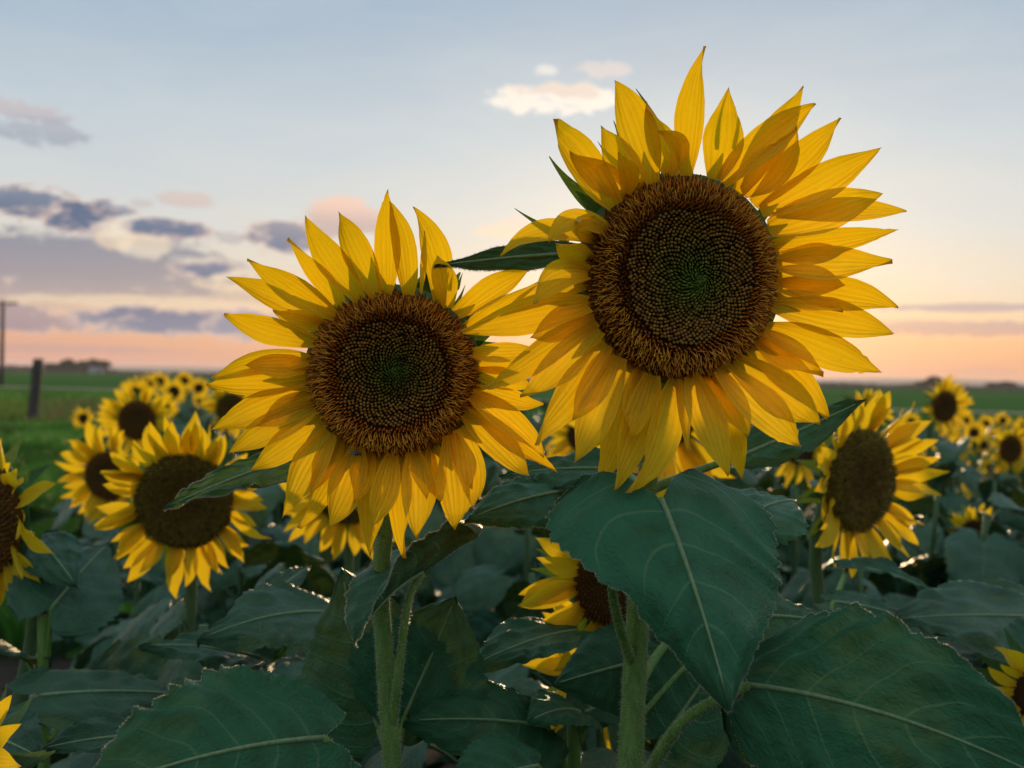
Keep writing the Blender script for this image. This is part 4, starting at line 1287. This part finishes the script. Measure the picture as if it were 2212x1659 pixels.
mid_flower(500, 882, 4.6, (.4, -.9, -.05), .062, .06, 22, 'sunflower turned aside, peeping out behind the petals of the shorter big bloom', 62, DISC_A, 6, .22)
mid_flower(1440, 905, 1.75, (.1, -1, -.1), .045, .105, 20, 'glowing yellow sunflower glimpsed under the tallest bloom above the heart-shaped leaf', 63, DISC_B, 6, .2, base_off=(.045, .03))
mid_flower(1262, 940, 3.2, (.1, -1, 0), .05, .075, 22, 'sunflower glimpsed in the gap between the two big blooms', 64, DISC_S, 7, .22)
mid_flower(1310, 1440, 1.30, (.0, -1, .15), .035, .07, 18, 'low sunflower behind the tall stem, petal tips showing round the leaves', 65, DISC_S, 4, .16, base_off=(.06, .08))
mid_flower(-88, 1690, .84, (-.5, -.8, .3), .030, .045, 16, 'orange petals of a low bloom poking in at the lower corner', 66, DISC_S, 0, .16, base_off=(-.02, .1))
mid_flower(2248, 1500, 1.25, (-.2, -1, .0), .030, .05, 18, 'yellow bloom cut off by the photograph edge above the big lower leaf', 67, DISC_S, 3, .18, base_off=(.04, .08))
mid_flower(2102, 1150, 2.7, (.1, -1, .12), .031, .042, 16, 'half-opened small sunflower bud standing alone over dark leaves', 68, DISC_S, 6, .2)
smalls = [  # px, py, depth, disc radius, petals, label
    (376, 846, 8.6, .046, (-.05, -1, 0), 'small round sunflower in the far row, ringed evenly in yellow'),
    (352, 880, 7.2, .046, (.1, -1, -.05), 'small sunflower just below the evenly ringed one of the far row'),
    (430, 838, 9.4, .040, (.1, -1, 0), 'small sunflower at the end of the far row beside the shorter big bloom'),
    (431, 866, 9.6, .026, (.0, -1, 0), 'tiny sunflower under the one ending the far row'),
    (180, 904, 8.4, .040, (-.1, -1, 0), 'lone small sunflower at the pasture edge by the fence post'),
    (292, 852, 6.6, .045, (.3, -1, .2), 'small sunflower directly above the brown ringed bloom, seen from below'),
    (320, 832, 8.8, .042, (-.2, -1, .2), 'small sunflower in the far row, partly covered by the evenly ringed one'),
    (345, 824, 9.8, .04, (.4, -1, .1), 'small sunflower peeking out at the back of the far row'),
    (398, 822, 10.5, .04, (.3, -1, .1), 'small sunflower at the back of the far row near its end'),
    (2104, 935, 8.0, .036, (-.3, -1, 0), 'small sunflower left of the oval-disc bloom near the photograph edge'),
    (2072, 965, 6.6, .040, (-.1, -1, 0), 'small sunflower under the one rising highest over the field'),
    (2150, 945, 8.6, .034, (-.3, -1, 0), 'small sunflower touching the upper side of the oval-disc bloom'),
    (2192, 1034, 6.0, .032, (.1, -1, 0), 'small sunflower below the oval-disc bloom at the photograph edge'),
    (2130, 915, 11.0, .038, (-.2, -1, .1), 'tiny far sunflower where the field meets the green crop'),
    (2052, 938, 9.2, .036, (-.3, -1, .0), 'small sunflower partly behind the petals of the one rising highest'),
    (1968, 910, 9.6, .036, (-.3, -1, .1), 'tiny sunflower just beyond the upper petals of the sideways bloom'),
    (1196, 952, 7.4, .038, (0, -1, 0), 'tiny sunflower deep in the gap between the two big blooms'),
    (1640, 968, 6.8, .036, (.1, -1, 0), 'tiny sunflower visible under the spread petals of the tallest bloom'),
    (2100, 1040, 5.2, .036, (-.2, -.8, -.5), 'drooping small sunflower shaded by a leaf, beyond the sideways bloom'),
    (2080, 1010, 7.0, .026, (-.2, -1, 0), 'tiny yellow bud-like sunflower among leaves beyond the sideways bloom'),
    (2126, 962, 7.6, .032, (.2, -1, 0), 'small sunflower just below the tiny ones, between two larger field blooms'),
    (2166, 908, 10.5, .036, (.1, -1, .1), 'tiny sunflower at the field edge above the oval-disc bloom'),
    (2206, 922, 9.5, .036, (.2, -1, .1), 'tiny sunflower at the field edge, closest to the photograph border'),
    (2012, 985, 6.4, .032, (.2, -1, .1), 'small sunflower level with the long side petals of the sideways bloom'),
    (2142, 1012, 6.2, .030, (-.2, -1, .1), 'small sunflower lower down, beneath the field-edge cluster'),
    (2088, 908, 10.8, .034, (.1, -1, .1), 'tiny sunflower at the field edge beside the one rising highest'),
    (1990, 1030, 5.0, .030, (.3, -1, .2), 'small sunflower half buried in leaves beside the sideways bloom'),
    (1690, 975, 5.2, .034, (-.5, -1, .0), 'small sunflower beside the orange-tinted one under the tallest bloom'),
]
for i, (px, py, d, dr, N, lab) in enumerate(smalls):
    mid_flower(px, py, d, N, dr, dr * 1.2, 20, lab, 80 + i, DISC_S, 6, .2, separate=False, group='small far sunflowers of the field')

# --- leaves that belong to the neighbouring plants
def plant_root(px, d, label, z_top, seed, n=0, size=.22, px_top=None, group='leafy plants of the field'):
    rs = np.random.default_rng(seed)
    g = P(px, 829, d); base = np.array([g[0], g[1], 0.])
    root = empty('sunflower_plant', base, label, 'plant', group)
    gt = P(px_top if px_top is not None else px, 829, d)
    path = bez([(gt[0], gt[1], z_top), ((gt[0] + base[0]) / 2 + .01, base[1], z_top * .6), base], 20)
    V, F, uv = tube(path, np.linspace(.006, .012, 20), 10); wmesh('stem', V, F, M_STEM, root)
    if n:
        plant_leaves(root, path, base, rs, n, size, z_top * .3, z_top * .97)
    return root


pa = plant_root(1252, 1.04, 'flowerless plant whose stem rises between the two big sunflower stems', P(1252, 1535, 1.04)[2], 91)
hero_leaf(pa, (1245, 1362, 1.16), (1012, 1442, 1.02), (-.05, -.7, .72), .50, seed=61, bend=.35, foldl=-.2, foldr=.35, wave=.02, lobe=.12, tamp=.03, petiole=[(1252, 1600, 1.04), (1275, 1480, 1.1)])
hero_leaf(pa, (1182, 1570, 1.02), (872, 1558, .96), (0, -.6, .82), .74, seed=62, bend=.35, foldl=-.05, foldr=-.15, wave=.02, lobe=.15, tamp=.045, petiole=[(1252, 1760, 1.04), (1222, 1660, 1.03)])
hero_leaf(pa, (1160, 1655, .92), (955, 1720, .86), (0, -.7, .75), .85, seed=63, bend=.4, foldl=-.05, foldr=-.2, wave=.02, lobe=.15, tamp=.04, petiole=[(1252, 1800, 1.03), (1210, 1720, .97)])
hero_leaf(pa, (1252, 1538, 1.05), (1140, 1560, .98), (0, -.5, .85), .8, seed=64, bend=.6, foldl=.1, foldr=.1, wave=.02, lobe=.15, tamp=.05)
hero_leaf(pa, (1262, 1540, 1.06), (1345, 1520, 1.12), (0, -.5, .85), .8, seed=65, bend=.5, foldl=.1, foldr=.1, wave=.02, lobe=.15, tamp=.05)
pb = plant_root(100, 1.36, 'flowerless plant on the pasture side, beneath the bloom cut off by the edge', P(90, 1330, 1.36)[2], 92)
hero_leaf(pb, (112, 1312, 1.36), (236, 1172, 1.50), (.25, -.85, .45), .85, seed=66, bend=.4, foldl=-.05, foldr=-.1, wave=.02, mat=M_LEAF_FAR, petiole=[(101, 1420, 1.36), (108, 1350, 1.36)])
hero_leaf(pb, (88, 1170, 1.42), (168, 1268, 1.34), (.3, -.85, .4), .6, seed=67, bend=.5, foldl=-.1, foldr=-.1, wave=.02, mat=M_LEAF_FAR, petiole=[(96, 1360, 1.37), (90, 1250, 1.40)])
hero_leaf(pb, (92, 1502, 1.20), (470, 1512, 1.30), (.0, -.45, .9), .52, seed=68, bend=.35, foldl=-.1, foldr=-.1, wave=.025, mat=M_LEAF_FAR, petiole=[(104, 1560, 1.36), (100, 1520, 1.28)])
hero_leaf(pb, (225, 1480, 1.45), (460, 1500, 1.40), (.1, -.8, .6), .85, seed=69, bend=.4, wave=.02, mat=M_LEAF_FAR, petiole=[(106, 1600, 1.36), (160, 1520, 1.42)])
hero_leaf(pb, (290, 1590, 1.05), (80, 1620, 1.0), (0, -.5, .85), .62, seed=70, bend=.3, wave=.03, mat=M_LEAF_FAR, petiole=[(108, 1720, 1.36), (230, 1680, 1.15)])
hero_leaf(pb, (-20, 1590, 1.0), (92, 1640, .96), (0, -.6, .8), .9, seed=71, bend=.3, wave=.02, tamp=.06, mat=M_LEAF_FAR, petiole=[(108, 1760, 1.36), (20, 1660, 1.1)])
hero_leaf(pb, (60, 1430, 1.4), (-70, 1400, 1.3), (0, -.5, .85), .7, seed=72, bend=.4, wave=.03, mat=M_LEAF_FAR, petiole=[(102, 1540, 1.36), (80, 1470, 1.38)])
pc = plant_root(2235, 1.5, 'flowerless plant at the photograph edge with a long leaf pointing inwards', P(2235, 1290, 1.5)[2], 93, 3, .2)
hero_leaf(pc, (2262, 1335, 1.46), (1920, 1338, 1.30), (.0, -.55, .82), .46, seed=73, bend=.15, foldl=.12, foldr=-.2, wave=.01, mat=M_LEAF_FAR, petiole=[(2240, 1420, 1.5), (2262, 1360, 1.48)])
hero_leaf(pc, (1990, 1420, 1.45), (2170, 1530, 1.30), (.1, -.85, .5), .8, seed=74, bend=.4, wave=.015, mat=M_LEAF_FAR, petiole=[(2235, 1600, 1.5), (2090, 1440, 1.48)])
hero_leaf(pc, (2300, 1400, 1.4), (2110, 1460, 1.35), (.0, -.7, .7), .7, seed=75, bend=.4, wave=.02, mat=M_LEAF_FAR, petiole=[(2240, 1500, 1.5), (2300, 1430, 1.44)])

pd = plant_root(600, 1.30, 'flowerless plant under the hidden bloom, with drooping leaves beside the shorter stem', P(600, 1300, 1.30)[2], 94)
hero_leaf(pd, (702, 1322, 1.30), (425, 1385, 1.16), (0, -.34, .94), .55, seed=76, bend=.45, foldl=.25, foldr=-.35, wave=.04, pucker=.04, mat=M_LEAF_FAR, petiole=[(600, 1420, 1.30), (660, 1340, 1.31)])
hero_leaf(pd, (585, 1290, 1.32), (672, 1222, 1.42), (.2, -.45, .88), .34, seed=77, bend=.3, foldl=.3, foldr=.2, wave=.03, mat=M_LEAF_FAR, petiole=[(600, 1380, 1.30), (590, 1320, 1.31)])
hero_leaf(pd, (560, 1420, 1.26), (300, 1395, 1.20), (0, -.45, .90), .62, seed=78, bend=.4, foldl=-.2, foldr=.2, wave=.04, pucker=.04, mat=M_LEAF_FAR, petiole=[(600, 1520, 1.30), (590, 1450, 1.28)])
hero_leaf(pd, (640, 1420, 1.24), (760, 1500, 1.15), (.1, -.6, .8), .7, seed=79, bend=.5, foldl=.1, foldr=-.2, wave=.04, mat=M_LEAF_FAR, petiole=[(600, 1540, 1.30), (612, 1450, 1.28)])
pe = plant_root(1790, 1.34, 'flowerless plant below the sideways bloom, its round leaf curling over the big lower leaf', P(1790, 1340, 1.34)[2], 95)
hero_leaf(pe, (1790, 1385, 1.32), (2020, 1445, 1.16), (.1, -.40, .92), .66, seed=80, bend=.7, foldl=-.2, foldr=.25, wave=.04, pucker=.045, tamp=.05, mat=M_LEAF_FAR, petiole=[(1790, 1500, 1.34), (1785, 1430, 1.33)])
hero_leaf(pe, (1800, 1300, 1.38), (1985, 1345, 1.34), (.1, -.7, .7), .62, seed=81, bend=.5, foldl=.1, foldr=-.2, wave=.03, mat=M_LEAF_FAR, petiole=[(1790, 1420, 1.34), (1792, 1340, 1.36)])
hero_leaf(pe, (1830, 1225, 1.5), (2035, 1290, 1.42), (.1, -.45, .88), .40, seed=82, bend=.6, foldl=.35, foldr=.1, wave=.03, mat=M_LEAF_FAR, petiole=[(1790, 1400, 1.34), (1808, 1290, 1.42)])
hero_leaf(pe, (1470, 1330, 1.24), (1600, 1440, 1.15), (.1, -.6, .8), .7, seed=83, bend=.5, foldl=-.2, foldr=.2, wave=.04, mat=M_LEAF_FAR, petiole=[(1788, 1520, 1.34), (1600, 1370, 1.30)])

# ------------------------------------------------------------------ the leafy mass of the field, plant by plant
rs = np.random.default_rng(77)
cells = []
dd = 1.25
while dd < 12.5:
    step = .30 if dd < 3 else (.42 if dd < 6 else .7)
    half = 1106 / FPX * dd + .35
    x = -half
    while x < half:
        cells.append((x + .10 * rs.normal(), dd + .10 * rs.normal()))
        x += step * (1.0 if dd < 4 else 1.1)
    dd += step * 1.05
protos = {}
n_pl = 0
for (x, y) in cells:
    px = x / y * FPX + 1106
    lim = 150 if y < 2.0 else (205 if y < 5 else 240 + (y - 5) * 14)
    if px < lim or px > 2330:
        continue
    # height follows what the photograph shows: lower between the heads on the open side
    if y < 2.4:
        top = 1.00 + .08 * rs.random()
    elif y < 5:
        top = 1.10 + .08 * rs.random()
    else:
        top = 1.14 + .08 * rs.random() - max(0, (px - 1500) / 700) * .10
    if px < 330 and y < 5:
        top -= .12
    key = (int(rs.integers(6)), 0 if y < 6 else 1)
    if key not in protos:
        prs = np.random.default_rng(900 + key[0] * 7 + key[1])
        root = empty('sunflower_plant', (0, 0, 0), 'leafy sunflower plant lost in the dense dark foliage of the field', 'plant', 'leafy plants filling the field')
        path = bez([(.01 * prs.normal(), .01 * prs.normal(), 1.1), (.02 * prs.normal(), .02 * prs.normal(), .6), (0, 0, 0)], 12)
        V, F, uv = tube(path, np.linspace(.006, .012, 12), 8); wmesh('stem', V, F, M_STEM_FAR, root)
        plant_leaves(root, path, np.zeros(3), prs, 11 if key[1] == 0 else 8, .23, .45 if key[1] == 0 else .62, 1.08, petioles=key[1] == 0)
        protos[key] = [root, False]
    src, used = protos[key]
    if not used:
        protos[key][1] = True; o = src
    else:
        o = src.copy(); COL.objects.link(o)
        for ch in src.children:
            c = ch.copy(); COL.objects.link(c); c.parent = o
            for g in ch.children:
                d_ = g.copy(); COL.objects.link(d_); d_.parent = c
    o.location = (x, y, 0); o.rotation_euler = (0, 0, rs.random() * 6.28); sc = top / 1.1; o.scale = (1.0, 1.0, sc)
    n_pl += 1
print('field plants', n_pl)


# ------------------------------------------------------------------ thin evening haze over the plain
def haze():
    m = bpy.data.materials.new('evening_haze'); m.use_nodes = True
    t = NT(m.node_tree); t.n.clear(); o_ = t.n.new('ShaderNodeOutputMaterial')
    pv = t.n.new('ShaderNodeVolumePrincipled'); pv.inputs['Color'].default_value = (0.94, 0.88, 0.90, 1); pv.inputs['Density'].default_value = 0.00013
    pv.inputs['Anisotropy'].default_value = 0.2
    t.l.new(pv.outputs[0], o_.inputs['Volume'])
    q = S + 300
    V = [(x, y, z) for z in (-2.0, 38.0) for y in (-q, q) for x in (-q, q)]
    ob = add('haze', mesh_data('haze', V, [(0, 2, 3, 1), (4, 5, 7, 6), (0, 1, 5, 4), (2, 6, 7, 3), (0, 4, 6, 2), (1, 3, 7, 5)], m, smooth=False))
    tag(ob, 'thin evening haze lying over the far fields', 'haze', kind='stuff')


haze()


# ------------------------------------------------------------------ the fly on a lower petal
def fly():
    px, py = z1(680, 1182)
    C = plane_point(px, py, CL, NL, .021)
    r = empty('fly', C, 'tiny black fly sitting on a lower petal just under the brown disc', 'fly')
    ax = unit(cR * .95 - cU * .15); up = unit(-cF); sd = np.cross(up, ax)
    def ell(c, a, b, cc, n=8):
        V, F = [], []
        for i in range(n + 1):
            th = math.pi * i / n
            for k in range(10):
                ph = 2 * math.pi * k / 10
                V.append(c + ax * a * math.cos(th) + (sd * b * math.cos(ph) + up * cc * math.sin(ph)) * math.sin(th))
        for i in range(n):
            for k in range(10):
                k2 = (k + 1) % 10; F.append((i * 10 + k, i * 10 + k2, (i + 1) * 10 + k2, (i + 1) * 10 + k))
        return V, F
    V, F = ell(C, .0034, .0017, .0015); wmesh('body', V, F, M_BLACK, r)
    V, F = ell(C + ax * .0040, .0012, .0013, .0012); wmesh('head', V, F, M_BLACK, r)
    for s in (-1, 1):
        w0 = C + ax * .001 + up * .0014
        V = [w0, w0 - ax * .002 + sd * s * .0014, w0 - ax * .0052 + sd * s * .0022, w0 - ax * .0058 + sd * s * .001, w0 - ax * .003 + sd * s * .0001]
        wmesh('wing', V, [(0, 1, 2, 3, 4)], M_WING, r)
        for k in (-.0014, .0004, .0020):
            b = C + ax * k; V, F, _ = tube([b, b + sd * s * .0022 + up * .0006, b + sd * s * .0034 - up * .0018], .00016, 5); wmesh('leg', V, F, M_BLACK, r)


fly()
